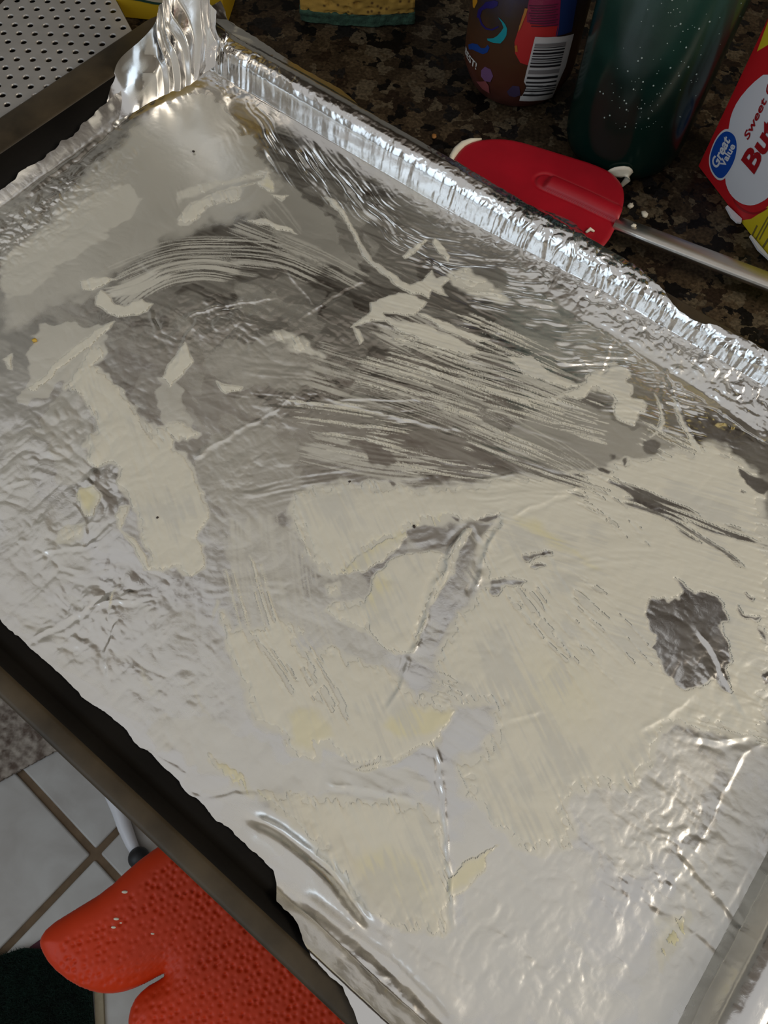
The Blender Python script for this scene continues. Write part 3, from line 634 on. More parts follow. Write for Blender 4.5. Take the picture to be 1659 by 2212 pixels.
brush([(1340, 1080), (1440, 1110), (1520, 1160), (1580, 1200), (1612, 1235)], 34, .85, 'cut', .9, .0, 4)
brush([(1000, 960), (1130, 1010), (1290, 1060)], 60, .85, 'cut', .9, .05, 5)
brush([(1250, 1060), (1330, 1100), (1380, 1160)], 80, .6, 'cut', .8, .15, 6)
brush([(1230, 1260), (1330, 1340), (1420, 1440)], 90, .60, 'cut', .9, .12, 7)
brush([(1120, 1260), (1200, 1360), (1290, 1440)], 130, .45, 'cut', .8, .12, 2)
brush([(540, 1350), (590, 1420), (640, 1500)], 60, .6, 'cut', 1.1, .12, 1)
brush([(640, 1370), (690, 1450), (740, 1540)], 90, .55, 'cut', 1.1, .12, 2)
brush([(830, 1400), (900, 1460), (1000, 1500)], 60, .5, 'cut', 1.0, .1, 3)
brush([(290, 860), (330, 920), (360, 960)], 60, .5, 'cut', 1.0, .15, 3)
brush([(1000, 1170), (960, 1290), (905, 1400)], 80, .5, 'cut', .8, .12, 4)
# yellow, thicker places
add_y(cr(1059, 950, K6, [(130, 460), (280, 500), (420, 600), (560, 720), (640, 760), (540, 700), (380, 640), (260, 550)]), .8, 3)
add_y(cr(500, 800, K6, [(800, 1300), (870, 1230), (960, 1240), (900, 1380), (860, 1450), (800, 1420)]), .75, 5)
add_y(cr(500, 800, K6, [(640, 1190), (740, 1090), (980, 980), (1150, 930), (1300, 860), (1300, 900), (1100, 960), (900, 1060), (780, 1180), (680, 1210)]), .6, 3)
add_y([(870, 1525), (940, 1535), (985, 1535), (975, 1565), (930, 1590), (860, 1600), (830, 1560)], .65, 1.8)
add_y([(620, 1530), (700, 1540), (720, 1600), (640, 1620)], .5, 2.2)
add_y([(450, 1630), (540, 1680), (590, 1740), (520, 1720)], .6, 1.5)
add_y([(760, 1850), (880, 1830), (940, 1900), (900, 1960), (800, 1930)], .45, 3.5)
add_y([(1075, 1822), (1050, 1880), (955, 1945), (970, 1900)], .5, 1.2)
add_y(cr(0, 800, K6, [(480, 700), (560, 690), (560, 880), (450, 770)]), .8, 2)
add_y([(250, 1270), (235, 1300), (232, 1320), (245, 1290)], .8, 2)
add_y([(1130, 1430), (1260, 1430), (1290, 1560), (1150, 1560)], .25, 14)
add_y([(1425, 1980), (1500, 1990), (1440, 2080), (1425, 2120)], .9, 1.2)
add_y(cr(0, 350, K6, [(1590, 60), (1640, 130), (1640, 175), (1590, 175)]), .5, 2)
# butter thins unevenly: gaps inside, ragged strokes at the fringe
thick *= onfl
grain = .5 + .5*fbm(u/5, v/5, 3, 4)
tv = thick*(.90 + .25*(grain-.5)) - .06*(vn(u*.9, v*.9, 5) > .75)
pd = pdir(900, 800, 1, .28); al_ = u*pd[0] + v*pd[1]; ac_ = -u*pd[1] + v*pd[0]
s1 = vn(al_/16, ac_/1.0, 2) + .6*vn(al_/9, ac_/.55, 6)
pd = pdir(900, 1400, .45, 1); al_ = u*pd[0] + v*pd[1]; ac_ = -u*pd[1] + v*pd[0]
s2 = vn(al_/18, ac_/1.1, 3) + .6*vn(al_/9, ac_/.6, 5)
lower = sstep(160, 120, v + .35*u + 6*vn(u/20, v/20, 2)); streakn = s1*(1-lower) + s2*lower
fr = np.exp(-((thick-.5)/.32)**2)
tv = tv + fr*(.24*streakn + .24*fbm(u/3.2, v/3.2, 6, 3))
film = np.clip(np.maximum(film, 1.0*sstep(.03, .50, thick)) + .16*fr*streakn, 0, 1)*sstep(14, 3, zs + zt)
film = np.maximum(film, .55*sstep(.25, .6, fbm(u/13, v/13, 5, 3))*onwall*sstep(-340, -352, u))
film = np.clip(film + .05*fbm(u/25, v/25, 4, 2), 0, 1)

# --- put the sheet together ------------------------------------------------------------------
base = np.stack([u, v, z], -1)
du = np.gradient(base, axis=0); dv = np.gradient(base, axis=1)
nrm = np.cross(du, dv); nrm /= np.linalg.norm(nrm, axis=-1, keepdims=True) + 1e-9
nrm *= np.sign(nrm[..., 2:3] + 1e-9)
top = base + nrm*(relief*(.4 + .6*edge))[..., None]
top[..., 2] = np.maximum(top[..., 2], FLZ - 1.0)
def to_world(a): return from_uv(a[..., 0], a[..., 1], a[..., 2])
foil = thing('foil_liner', 'crumpled silver foil lining the baking pan, smeared with butter', 'foil')
F = grid_faces(NU, NV)
sheet = mesh_np('sheet', to_world(top), F, M['foil'], foil, True, {'film': film, 'crumple': crumple})

# butter lies on the sheet; its rim dips just under the foil so that it ends in a clean contour
lift = np.clip((tv - .5)*2.2, -.25, .9); lift = np.where(lift > 0, .42*np.sqrt(np.maximum(lift, 0) + .002), lift)
lift = lift + (lift > .1)*(.045*streakn + .03*fbm(u/3, v/3, 2, 2))
thin = sstep(.12, .55, .55*fbm(u/22, v/22, 3, 3) + .30*streakn)*.75
flat = relief.copy()
bt = base + nrm*((relief*(.4 + .6*edge)) + lift)[..., None]
bt[..., 2] = np.maximum(bt[..., 2], FLZ - 1.25)
keep = (tv > .42)
kf = keep.reshape(-1)[F].all(1)
Fb = F[kf]; used = np.unique(Fb); remap = np.full(NU*NV, -1, np.int64); remap[used] = np.arange(len(used))
bo = mesh_np('butter_smear', to_world(bt).reshape(-1, 3)[used], remap[Fb], M['butter'], None, True, {'yellow': yellow.reshape(-1)[used], 'thin': thin.reshape(-1)[used]})
tag(bo, 'pale yellow butter smeared thinly across the foil lining', 'butter', kind='stuff')

# gathered corner of the foil standing up at the far-left corner of the pan
def corner_pleat():
    nq, nh = 220, 110
    q = np.linspace(0, 1, nq)[:, None]; h = np.linspace(0, 1, nh)[None, :]
    def px3(pts): return smooth_poly([(*to_uv(at(x, y, h_)), h_*1000) for x, y, h_ in pts], 3, False)
    basep = px3([(225, 268, .0045), (262, 258, .0045), (300, 236, .0045), (345, 208, .0050), (385, 196, .0050), (420, 176, .0055), (440, 160, .0065), (456, 150, .009), (468, 128, .015), (480, 100, .020), (493, 82, .0225)])
    topp = px3([(226, 236, .009), (243, 178, .013), (249, 142, .018), (266, 118, .026), (300, 90, .036), (338, 56, .044), (350, 5, .058), (362, -70, .074), (425, -80, .078), (452, -25, .062), (454, 20, .050), (466, 44, .036), (482, 60, .027), (495, 74, .0232)])
    def samp(P, q):
        L = np.r_[0, np.cumsum(np.linalg.norm(np.diff(P, axis=0), axis=1))]; L /= L[-1]
        return np.stack([np.interp(q[:, 0], L, P[:, k]) for k in range(3)], -1)
    b = samp(basep, q)[:, None, :]; t = samp(topp, q)[:, None, :]
    p = b*(1-h[..., None]) + t*h[..., None]
    tang = np.gradient((b[:, 0]+t[:, 0])/2, axis=0); tang /= np.linalg.norm(tang, axis=1, keepdims=True)
    out = np.stack([-tang[:, 1], tang[:, 0], 0*tang[:, 0]], -1)[:, None, :]
    mid = sstep(.25, .5, q)*sstep(.98, .80, q)
    ph = q*11 + .9*vn(q*7, h*1.5, 1) + .25*h
    pleat = (np.abs(((ph) % 1) - .5)*4 - 1)
    amp = (.4 + 2.6*h**.8)*mid + .15
    p = p + out*(pleat*amp + .9*fbm(q*7, h*2.5, 2, 3)*(.15 + h)*(.25 + mid))[..., None]
    pinch = np.exp(-((h - .42)/.16)**2)*mid
    p[..., 2] += (.8*fbm(q*14, h*4, 3, 3) + 2.5*vn(q*9, 0*h, 4)*h)*mid
    p = p - out*(2.5*pinch)[..., None]
    fm = .45*sstep(-.1, .2, fbm(q*5, h*2.5, 6, 2))*sstep(.45, .25, q) + 0*h
    cr_ = .3 + .5*pinch + 0*q
    mesh_np('corner_pleat', to_world(p), grid_faces(nq, nh), M['foil'], foil, True, {'film': fm, 'crumple': cr_})
corner_pleat()

# ------------------------------------------------------------------ specks lying on the foil
def lump(name, px, py, z, r, m, seed, sq=.6):
    bm = bmesh.new(); bmesh.ops.create_icosphere(bm, subdivisions=2, radius=r)
    rr = random.Random(seed)
    for vv in bm.verts:
        k = 1 + rr.uniform(-.28, .28); vv.co = Vector((vv.co.x*k*1.2, vv.co.y*k, vv.co.z*k*sq))
    o = obj(name, bm, m, None, True); p = at(px, py, z + r*sq*.8); o.location = (p[0], p[1], z + r*sq*.8); o.rotation_euler = (0, 0, rr.uniform(0, 3)); return o
M['speck'] = mat('dark_crumb', (.03, .018, .012), .6); M['gold'] = mat('yellow_crumb', (.62, .40, .06), .5); M['orange_crumb'] = mat('orange_crumb', (.33, .14, .03), .6)
for i, (x, y, r) in enumerate([(418, 327, .0007), (755, 1040, .0005), (340, 1118, .0005), (895, 1137, .0006)]):
    tag(lump('crumb', x, y, .0036, r, M['speck'], i), ['tiny dark speck on hazy foil below the gathered corner', 'tiny dark speck at the top edge of the large central smear', 'tiny dark speck on the long butter smear at left', 'tiny brown speck on the lower edge of the central butter smear'][i], 'crumb', 'dark specks on the buttered foil')
tag(lump('crumb', 74, 735, .0036, .0011, M['gold'], 9), 'tiny golden crumb on the foil near the left edge', 'crumb')
tag(lump('crumb', 938, 294, 0, .0016, M['orange_crumb'], 12), 'small orange crumb on the granite, left of the red spatula blade', 'crumb')

# ------------------------------------------------------------------ red spatula
sp = thing('spatula', 'red silicone spatula with steel handle on the granite', 'spatula')
ZB = .010
bl = [at(x, y, ZB)[:2] for x, y in [(975, 372), (984, 332), (1012, 308), (1060, 300), (1112, 303), (1200, 330), (1310, 364), (1344, 396), (1350, 432), (1336, 478), (1312, 527), (1290, 541), (1240, 521), (1150, 490), (1060, 450), (1000, 420)]]
bl = smooth_poly(bl, 2)
bmn, bmx = bl.min(0), bl.max(0); n = 150
gx, gy = np.meshgrid(np.linspace(bmn[0]-.002, bmx[0]+.002, n), np.linspace(bmn[1]-.002, bmx[1]+.002, n), indexing='ij')
sd = sdf_poly(bl*1000, gx*1000, gy*1000)
axp = np.array([at(x, y, ZB)[:2]*1000 for x, y in [(1178, 396), (1260, 432), (1340, 470)]])
dl, al, _, LL = dist_line(axp, gx*1000, gy*1000)
hw = 5.6; rdg = 3.6*np.sqrt(np.clip(1 - (dl/hw)**2, 0, 1))*sstep(-1, 3, al)
rdg = np.where(dl < hw, rdg, 0)
groove = -.8*np.exp(-((dl-hw-.6)/1.0)**2)
zt_ = ZB*1000 + 1.1*np.sqrt(np.clip(sd/2.2, 0, 1)) + rdg + groove*(sd > 2) ; zb_ = ZB*1000 - 1.3*np.sqrt(np.clip(sd/2.2, 0, 1))
def clamp_edge(gx, gy, P, sd):
    """pull outside grid points on to the outline so that the edge is smooth"""
    x = gx.copy()*1000; y = gy.copy()*1000; P = P*1000
    m = sd < 0; xs, ys = x[m], y[m]; best = np.full(xs.shape, 1e12); bx = xs.copy(); by = ys.copy()
    for i in range(len(P)):
        a = P[i]; b = P[(i+1) % len(P)]; e = b-a; t = np.clip(((xs-a[0])*e[0] + (ys-a[1])*e[1])/(e@e + 1e-12), 0, 1)
        qx, qy = a[0]+t*e[0], a[1]+t*e[1]; d = (xs-qx)**2 + (ys-qy)**2; k = d < best
        best = np.where(k, d, best); bx = np.where(k, qx, bx); by = np.where(k, qy, by)
    x[m] = bx; y[m] = by; return x/1000, y/1000
def pillow(name, gx, gy, P, sd, zt, zb, m, parent, step, attrs=None):
    x, y = clamp_edge(gx, gy, P, sd)
    n_, m_ = gx.shape; Fq = grid_faces(n_, m_); ok = (sd.reshape(-1)[Fq] > -.75*step).all(1) & (sd.reshape(-1)[Fq] > -.3*step).any(1); Fq = Fq[ok]
    vt = np.stack([x, y, zt/1000], -1).reshape(-1, 3); vb = np.stack([x, y, zb/1000], -1).reshape(-1, 3)
    allv = np.vstack([vt, vb]); allf = np.vstack([Fq, Fq[:, ::-1] + n_*m_])
    us = np.unique(allf); rm = np.full(len(allv), -1); rm[us] = np.arange(len(us))
    o = mesh_np(name, allv[us], rm[allf], m, parent, True)
    b = bmesh.new(); b.from_mesh(o.data); bmesh.ops.remove_doubles(b, verts=b.verts[:], dist=1e-6)
    bmesh.ops.recalc_face_normals(b, faces=b.faces[:]); b.to_mesh(o.data); b.free()
    for p in o.data.polygons: p.use_smooth = True
    return o
pillow('blade', gx, gy, bl, sd, zt_, zb_, M['red'], sp, (bmx[0]-bmn[0]+.004)/n*1000*1.2)
# flat steel handle
h0, h1 = at(1328, 482, ZB), at(1700, 625, ZB); hd = (h1 - h0)[:2]; hl = np.linalg.norm(hd); hd /= hl
bm = bmesh.new(); prof_ = [(-5.9, -1.6), (-5.5, .8), (-4.2, 1.9), (0, 2.3), (4.2, 1.9), (5.5, .8), (5.9, -1.6), (0, -2.2)]; rings = []
for k, (s, w) in enumerate([(0, .8), (.02, .95), (.06, 1.0), (.12, 1.0), (.22, 1.0)]):
    c = h0[:2] + hd*s
    rings.append([bm.verts.new((c[0] - hd[1]*a*w/1000, c[1] + hd[0]*a*w/1000, ZB + .0006 + b*w/1000)) for a, b in prof_])
for a, b in zip(rings, rings[1:]):
    for k in range(len(a)): bm.faces.new((a[k], a[(k+1) % len(a)], b[(k+1) % len(a)], b[k]))
bm.faces.new(list(reversed(rings[0]))); bm.faces.new(rings[-1]); bmesh.ops.recalc_face_normals(bm, faces=bm.faces[:])
bmesh.ops.bevel(bm, geom=[e for e in bm.edges if abs((e.verts[0].co - e.verts[1].co).normalized().dot(Vector((hd[0], hd[1], 0)))) > .8], offset=.0004, segments=2, affect='EDGES')
tag(obj('handle', bm, M['steel'], sp, True), 'brushed steel handle')
def tube(name, pts, radii, m, parent=None, n=10):
    bm = bmesh.new(); rings = []; pts = [Vector(p) for p in pts]
    for i, p in enumerate(pts):
        d = (pts[min(i+1, len(pts)-1)] - pts[max(i-1, 0)]).normalized(); q = d.to_track_quat('Z', 'Y')
        rings.append([bm.verts.new(p + q @ Vector((radii[i]*math.cos(2*math.pi*k/n), radii[i]*math.sin(2*math.pi*k/n), 0))) for k in range(n)])
    for a, b in zip(rings, rings[1:]):
        for k in range(n): bm.faces.new((a[k], a[(k+1) % n], b[(k+1) % n], b[k]))
    bm.faces.new(list(reversed(rings[0]))); bm.faces.new(rings[-1]); return obj(name, bm, m, parent, True)
rp = [at(x, y, ZB + .0003) for x, y in [(972, 352), (977, 338), (986, 325), (1000, 312), (1018, 304), (1040, 300)]]
tag(tube('butter_residue', rp, [.0006, .0018, .0021, .0020, .0015, .0005], M['cream'], sp), 'cream butter caught on the blade tip')
r2 = [at(x, y, ZB + .0018) for x, y in [(1266, 502), (1275, 495), (1284, 500)]]
tag(tube('butter_residue', r2, [.0006, .0011, .0005], M['cream'], sp), 'small butter fleck on the blade')
for i, (x, y, r) in enumerate([(1362, 444, .0017), (1392, 463, .0018)]):
    tag(lump('butter_crumb', x, y, 0, r, M['cream'], 30+i, .7), ['pale butter crumb on the granite right where blade meets handle', 'pale butter crumb on the granite above the steel handle, further right'][i], 'crumb', 'butter crumbs beside the spatula handle')
tag(lump('butter_crumb', 1369, 487, ZB + .0024, .0012, M['cream'], 33, .6), 'pale butter crumb on top of the steel spatula handle', 'crumb', 'butter crumbs beside the spatula handle')

# ------------------------------------------------------------------ drink can
can = thing('drink_can', 'dark patterned drink can with a barcode, left of green bottle', 'can', (.0640, .4590, 0))
CR = .0335
def can_mat():
    m = bpy.data.materials.new('printed_can'); t, N, L, P = nt(m)
    tc = N.new('ShaderNodeTexCoord'); sp_ = N.new('ShaderNodeSeparateXYZ'); L.new(tc.outputs['Object'], sp_.inputs[0])
    n = N.new('ShaderNodeTexNoise'); n.inputs['Scale'].default_value = 45; n.inputs['Detail'].default_value = 2; n.inputs['Distortion'].default_value = 1.2
    L.new(tc.outputs['Object'], n.inputs['Vector'])
    a = N.new('ShaderNodeMath'); a.operation = 'MULTIPLY_ADD'; a.inputs[1].default_value = .03; L.new(n.outputs['Fac'], a.inputs[0]); L.new(sp_.outputs['Z'], a.inputs[2])
    mr = N.new('ShaderNodeMapRange'); mr.inputs['From Min'].default_value = .0; mr.inputs['From Max'].default_value = .09; L.new(a.outputs[0], mr.inputs['Value'])
    r = N.new('ShaderNodeValToRGB'); e = r.color_ramp.elements
    e[0].position = .10; e[0].color = (.17, .055, .05, 1); e[1].position = .34; e[1].color = (.10, .030, .016, 1)
    for p_, c_ in ((.55, (.095, .040, .018)), (.75, (.05, .03, .02)), (.95, (.03, .025, .06))): q = e.new(p_); q.color = (*c_, 1)
    L.new(mr.outputs[0], r.inputs['Fac']); L.new(r.outputs['Color'], P.inputs['Base Color'])
    P.inputs['Roughness'].default_value = .38; P.inputs['Metallic'].default_value = .35
    return m
obj('can_body', lathe([(.0235, .0022), (.0255, .0), (.0275, .0015), (.0305, .007), (.0330, .013), (CR, .018), (CR, .112), (.0325, .118), (.0275, .124), (.0275, .126), (.0262, .126), (.0258, .1225)], 72), can_mat(), can, True)
def theta_z(px, py):
    """where the photograph's point lies on the side of the can"""
    r = CM @ np.array([(px - IW/2)/FPX, (py - IH/2)/FPX, 1.0]); ox, oy = -can.location.x, -can.location.y
    a = r[0]**2 + r[1]**2; b = 2*(ox*r[0] + oy*r[1]); c = ox*ox + oy*oy - CR**2; D = max(b*b - 4*a*c, 0)
    k = (-b - math.sqrt(D))/(2*a); return math.atan2(oy + k*r[1], ox + k*r[0]), CAM_H + k*r[2]
def can_poly(name, tz, col, eps=.00025, rough=.4, label=None, parent=None, mt=None):
    bm = bmesh.new(); f = bm.faces.new([bm.verts.new((a*CR, b, 0)) for a, b in tz])
    bmesh.ops.triangulate(bm, faces=[f])
    for _ in range(2):
        lg = [e for e in bm.edges if abs(e.verts[0].co.x - e.verts[1].co.x) > .004]
        if lg: bmesh.ops.subdivide_edges(bm, edges=lg, cuts=1); bmesh.ops.triangulate(bm, faces=bm.faces[:])
    for v_ in bm.verts:
        a = v_.co.x/CR; z_ = v_.co.y; rr = CR if z_ >= .018 else np.interp(z_, [0, .0015, .007, .013, .018], [.0255, .0275, .0305, .033, CR])
        rr += eps + (.0005 if z_ < .019 else 0); v_.co = Vector((rr*math.cos(a), rr*math.sin(a), z_))
    o = obj(name, bm, mt or mat(name, col, rough), parent or can, True)
    if label: tag(o, label)
    return o
def can_px(name, px, col, **k): return can_poly(name, [theta_z(x, y) for x, y in px], col, **k)
def k3(pts): return [(960 + a*340/1659., b*340/1659.) for a, b in pts]
can_px('printed_panel', k3([(860, 90), (1230, -60), (1205, 280), (1160, 500), (900, 690), (800, 660), (745, 560), (740, 440), (790, 280), (820, 170)]), (.42, .022, .022), eps=.0002, label='red printed panel')
can_px('printed_panel', k3([(900, -40), (1235, -140), (1205, 270), (870, 230), (870, 110)]), (.20, .012, .055), eps=.0003, label='purple printed panel')
can_px('printed_panel', k3([(1240, -140), (1420, -140), (1340, 330), (1170, 380), (1210, 200)]), (.012, .03, .12), eps=.0002, label='dark blue printed panel')
M['ink'] = mat('dark_print', (.06, .012, .03), .5)
for k in range(9):
    y_ = 40 + k*27
    can_px('fine_print', k3([(890 + (k % 3)*12, y_+10), (1195 - (k % 2)*20, y_-6), (1193 - (k % 2)*20, y_+3), (890 + (k % 3)*12, y_+19)]), (.06, .01, .03), eps=.0005, mt=M['ink'])
can_px('swirl', k3([(568, 178), (600, 205), (640, 250), (663, 300), (655, 370), (630, 415), (592, 455), (520, 450), (458, 425), (452, 405), (520, 400), (560, 375), (600, 330), (625, 290), (608, 240)]), (.005, .24, .28), label='teal printed swirl')
can_px('swirl', k3([(410, 55), (440, 20), (500, 10), (530, 0), (570, 20), (560, 60), (510, 90), (450, 85), (400, 110), (380, 170), (400, 240), (440, 290), (500, 305), (570, 270), (575, 285), (510, 320), (440, 310), (390, 260), (365, 190), (345, 180), (360, 100)]), (.012, .006, .10), label='dark purple printed swirl')
can_px('swirl', k3([(255, 470), (300, 455), (350, 465), (390, 505), (430, 505), (460, 470), (478, 500), (455, 550), (410, 570), (350, 545), (300, 520), (262, 520)]), (.006, .04, .20), label='blue printed swirl')
can_px('swirl', k3([(300, -30), (350, -30), (352, 20), (318, 88), (304, 70)]), (.45, .20, .01), label='orange printed swirl')
can_px('swirl', k3([(740, 480), (765, 470), (775, 540), (750, 545)]), (.40, .13, .02), eps=.0004, label='orange printed edge')
can_px('swirl', k3([(820, 190), (850, 80), (880, 85), (860, 150), (800, 300), (780, 330), (790, 270)]), (.40, .16, .03), eps=.0006, label='orange printed edge')
can_px('printed_spot', k3([(390, 740), (430, 700), (490, 730), (515, 800), (490, 860), (430, 850), (395, 800)]), (.13, .06, .14), label='lilac printed spot')
can_px('printed_spot', k3([(660, 960), (720, 900), (790, 910), (800, 1000), (740, 1030), (680, 1010)]), (.045, .03, .07), label='dim violet printed spot')
can_px('printed_spot', k3([(330, 860), (440, 850), (470, 900), (460, 1000), (380, 950)]), (.26, .07, .07), label='pink printed spot')
bc = [(955, 380), (1358, 350), (1180, 1055), (790, 1075)]
barc = can_px('barcode_label', k3([bc[0], (1150, 382), bc[1], (1272, 690), bc[2], (1000, 1078), bc[3], (870, 720)]), (.56, .55, .54), eps=.0006, label='white barcode label')
bars = [(.10, .045), (.155, .012), (.19, .02), (.235, .03), (.285, .012), (.32, .02), (.355, .010), (.385, .022), (.43, .03), (.50, .06), (.60, .035), (.675, .025), (.73, .022), (.77, .012), (.80, .022), (.86, .03)]
M['bar'] = mat('barcode_ink', (.012, .012, .014), .5); M['bar2'] = mat('barcode_grey', (.20, .19, .19), .5)
def bl2(a, b):   # position inside the label
    p = [np.array(q, float) for q in bc]; s_ = p[0]*(1-a) + p[3]*a; e_ = p[1]*(1-a) + p[2]*a; return tuple(s_*(1-b) + e_*b + np.array([0, 14*math.sin(math.pi*b)]))
for a, w in bars:
    q = [bl2(a, .04 + .10*t) for t in range(9)] + [bl2(a+w, .84 - .10*t) for t in range(9)]
    can_px('bar', k3(q), (0, 0, 0), eps=.0009, parent=barc, mt=M['bar2'] if w >= .045 else M['bar'])
M['white_print'] = mat('white_print', (.5, .48, .45), .5)
# white lettering bent round the lower edge of the can
def text_mesh(s, size, bold=0.0):
    cu = bpy.data.curves.new('t', 'FONT'); cu.body = s; cu.size = size; cu.offset = bold; cu.fill_mode = 'FRONT'; cu.resolution_u = 3
    o = bpy.data.objects.new('t', cu); C.objects.link(o); bpy.context.view_layer.update()
    me = bpy.data.meshes.new_from_object(o.evaluated_get(bpy.context.evaluated_depsgraph_get())); bpy.data.objects.remove(o); return me
me = text_mesh('BEST!', .0056, .00012)
ta1, tz1 = theta_z(1030, 150); tz0 = tz1; ta0 = ta1 - .50
wmax = max(v_.co.x for v_ in me.vertices)
for v_ in me.vertices:
    s_ = v_.co.x/wmax; a = ta0 + (ta1-ta0)*s_; z_ = tz0 + (tz1-tz0)*s_ + v_.co.y; rr = CR if z_ >= .018 else np.interp(z_, [0, .0015, .007, .013, .018], [.0255, .0275, .0305, .033, CR])
    v_.co = Vector(((rr+.0005)*math.cos(a), (rr+.0005)*math.sin(a), z_))
o = bpy.data.objects.new('lettering', me); C.objects.link(o); o.parent = can; me.materials.append(M['white_print']); tag(o, 'white lettering')

# ------------------------------------------------------------------ green bottle
def bottle_mat():
    m = bpy.data.materials.new('dark_green_glass'); t, N, L, P = nt(m)
    P.inputs['Base Color'].default_value = (.004, .022, .017, 1); P.inputs['Roughness'].default_value = .20; P.inputs['IOR'].default_value = 1.45
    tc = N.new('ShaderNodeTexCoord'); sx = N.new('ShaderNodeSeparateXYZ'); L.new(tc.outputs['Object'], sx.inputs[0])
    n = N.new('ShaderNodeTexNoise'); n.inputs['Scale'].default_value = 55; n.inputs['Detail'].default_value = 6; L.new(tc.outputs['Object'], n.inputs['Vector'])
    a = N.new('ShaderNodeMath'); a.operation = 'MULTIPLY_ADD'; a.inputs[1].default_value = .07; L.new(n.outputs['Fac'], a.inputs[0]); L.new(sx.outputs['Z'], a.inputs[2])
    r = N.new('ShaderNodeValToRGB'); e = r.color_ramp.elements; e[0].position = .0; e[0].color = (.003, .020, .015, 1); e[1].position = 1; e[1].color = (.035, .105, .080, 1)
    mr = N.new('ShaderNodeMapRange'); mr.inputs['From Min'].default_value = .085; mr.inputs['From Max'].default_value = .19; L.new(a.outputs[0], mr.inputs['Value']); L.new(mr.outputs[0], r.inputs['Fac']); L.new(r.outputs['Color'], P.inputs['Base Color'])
    P.inputs['Transmission Weight'].default_value = .30; P.inputs['Specular IOR Level'].default_value = .35
    return m
bot = thing('bottle', 'tall dark green glass bottle flecked with droplets', 'bottle', (.1262, .4070, 0))
BR = .0345
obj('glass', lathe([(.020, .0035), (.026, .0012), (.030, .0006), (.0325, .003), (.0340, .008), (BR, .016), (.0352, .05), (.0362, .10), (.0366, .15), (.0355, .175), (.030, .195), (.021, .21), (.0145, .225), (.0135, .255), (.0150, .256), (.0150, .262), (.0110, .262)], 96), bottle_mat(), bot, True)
M['drop'] = mat('droplet', (.30, .36, .34), .15, 0); rr = random.Random(5)
bm = bmesh.new()
for k in range(190):
    a = rr.gauss(-1.6, .45); z_ = .165 - .13*rr.random()**.8; r_ = rr.choice((.0002, .00025, .0003, .0005))
    R = np.interp(z_, [.016, .05, .1, .15, .175], [BR, .0352, .0362, .0366, .0355])
    bmesh.ops.create_icosphere(bm, subdivisions=1, radius=r_, matrix=Matrix.Translation((R*math.cos(a), R*math.sin(a), z_)))
dr = obj('droplets', bm, M['drop'], bot, True); tag(dr, 'pale droplets clinging to the glass', kind='stuff')
# curl of butter left in front of the bottle base
def on_bottle(px, py, off):
    r = CM @ np.array([(px - IW/2)/FPX, (py - IH/2)/FPX, 1.0]); ox, oy = -bot.location.x, -bot.location.y
    a = r[0]**2 + r[1]**2; b = 2*(ox*r[0] + oy*r[1]); c = ox*ox + oy*oy - (.0345+off)**2; k = (-b - math.sqrt(max(b*b - 4*a*c, 0)))/(2*a); return np.array([r[0]*k, r[1]*k, CAM_H + r[2]*k])
cp = [on_bottle(x, y, .0014) for x, y in [(1320, 353), (1330, 347), (1346, 344), (1364, 344), (1371, 351), (1364, 362), (1355, 372), (1349, 379)]]
bm = bmesh.new(); wd = [.0012, .0030, .0040, .0038, .0030, .0022, .0016, .0007]; L0 = []
for i, p in enumerate(cp):
    t_ = Vector(cp[min(i+1, len(cp)-1)] - cp[max(i-1, 0)]).normalized(); sdv = Vector((.10, -.15, -.98)); sdv = (sdv - t_*sdv.dot(t_)).normalized(); nv = t_.cross(sdv)
    P_ = Vector(p); L0.append([bm.verts.new(P_ + sdv*wd[i]*a + nv*.0009*b) for a, b in ((-.6, .4), (.3, 1), (1, .3), (1, -.3), (.3, -.2), (-.6, -.4))])
for a, b in zip(L0, L0[1:]):
    for k in range(6): bm.faces.new((a[k], a[(k+1) % 6], b[(k+1) % 6], b[k]))
bm.faces.new(L0[0]); bm.faces.new(list(reversed(L0[-1]))); bmesh.ops.recalc_face_normals(bm, faces=bm.faces[:])
bmesh.ops.subdivide_edges(bm, edges=bm.edges[:], cuts=1, use_grid_fill=True, smooth=.6)
zmin = min(v_.co.z for v_ in bm.verts)
for v_ in bm.verts: v_.co.z -= zmin
tag(obj('butter_curl', bm, M['cream'], None, True), 'small curl of pale butter at the foot of the green bottle', 'butter')

# ------------------------------------------------------------------ butter carton standing on end
B0 = at(1508, 360, 0); B1 = at(1659, 558, 0); eb = (B1 - B0)[:2]; eb /= np.linalg.norm(eb); BW = .086; BH = .128; BD = .034
box_ang = math.atan2(eb[1], eb[0])
ctn = thing('butter_carton', 'red and yellow butter carton standing on end', 'carton', (B0[0], B0[1], 0), box_ang)
# local frame: x along the printed face, y into the carton, z up; printed face at y = 0 looks towards -y
M['c_red'] = mat('carton_red', (.50, .010, .014), .45); M['c_yel'] = mat('carton_yellow', (.60, .46, .015), .45); M['c_white'] = mat('carton_white', (.66, .65, .67), .5); M['c_blue'] = mat('carton_blue', (.006, .060, .33), .45)
M['c_board'] = mat('bare_card', (.50, .47, .43), .8); M['c_ink'] = mat('carton_small_print', (.16, .12, .03), .6); M['c_dkred'] = mat('carton_dark_red', (.30, .006, .010), .45)
obj('carton_body', box_bm(0, BW, 0, BD, .0004, BH, .0002), M['c_yel'], ctn)
def face_ab(px, py):
    r = CM @ np.array([(px - IW/2)/FPX, (py - IH/2)/FPX, 1.0]); nrm_ = np.array([-eb[1], eb[0]]); k = (nrm_ @ B0[:2])/(nrm_ @ r[:2])
    p = r*k; return (float((p[:2]-B0[:2]) @ eb), float(CAM_H + p[2]))
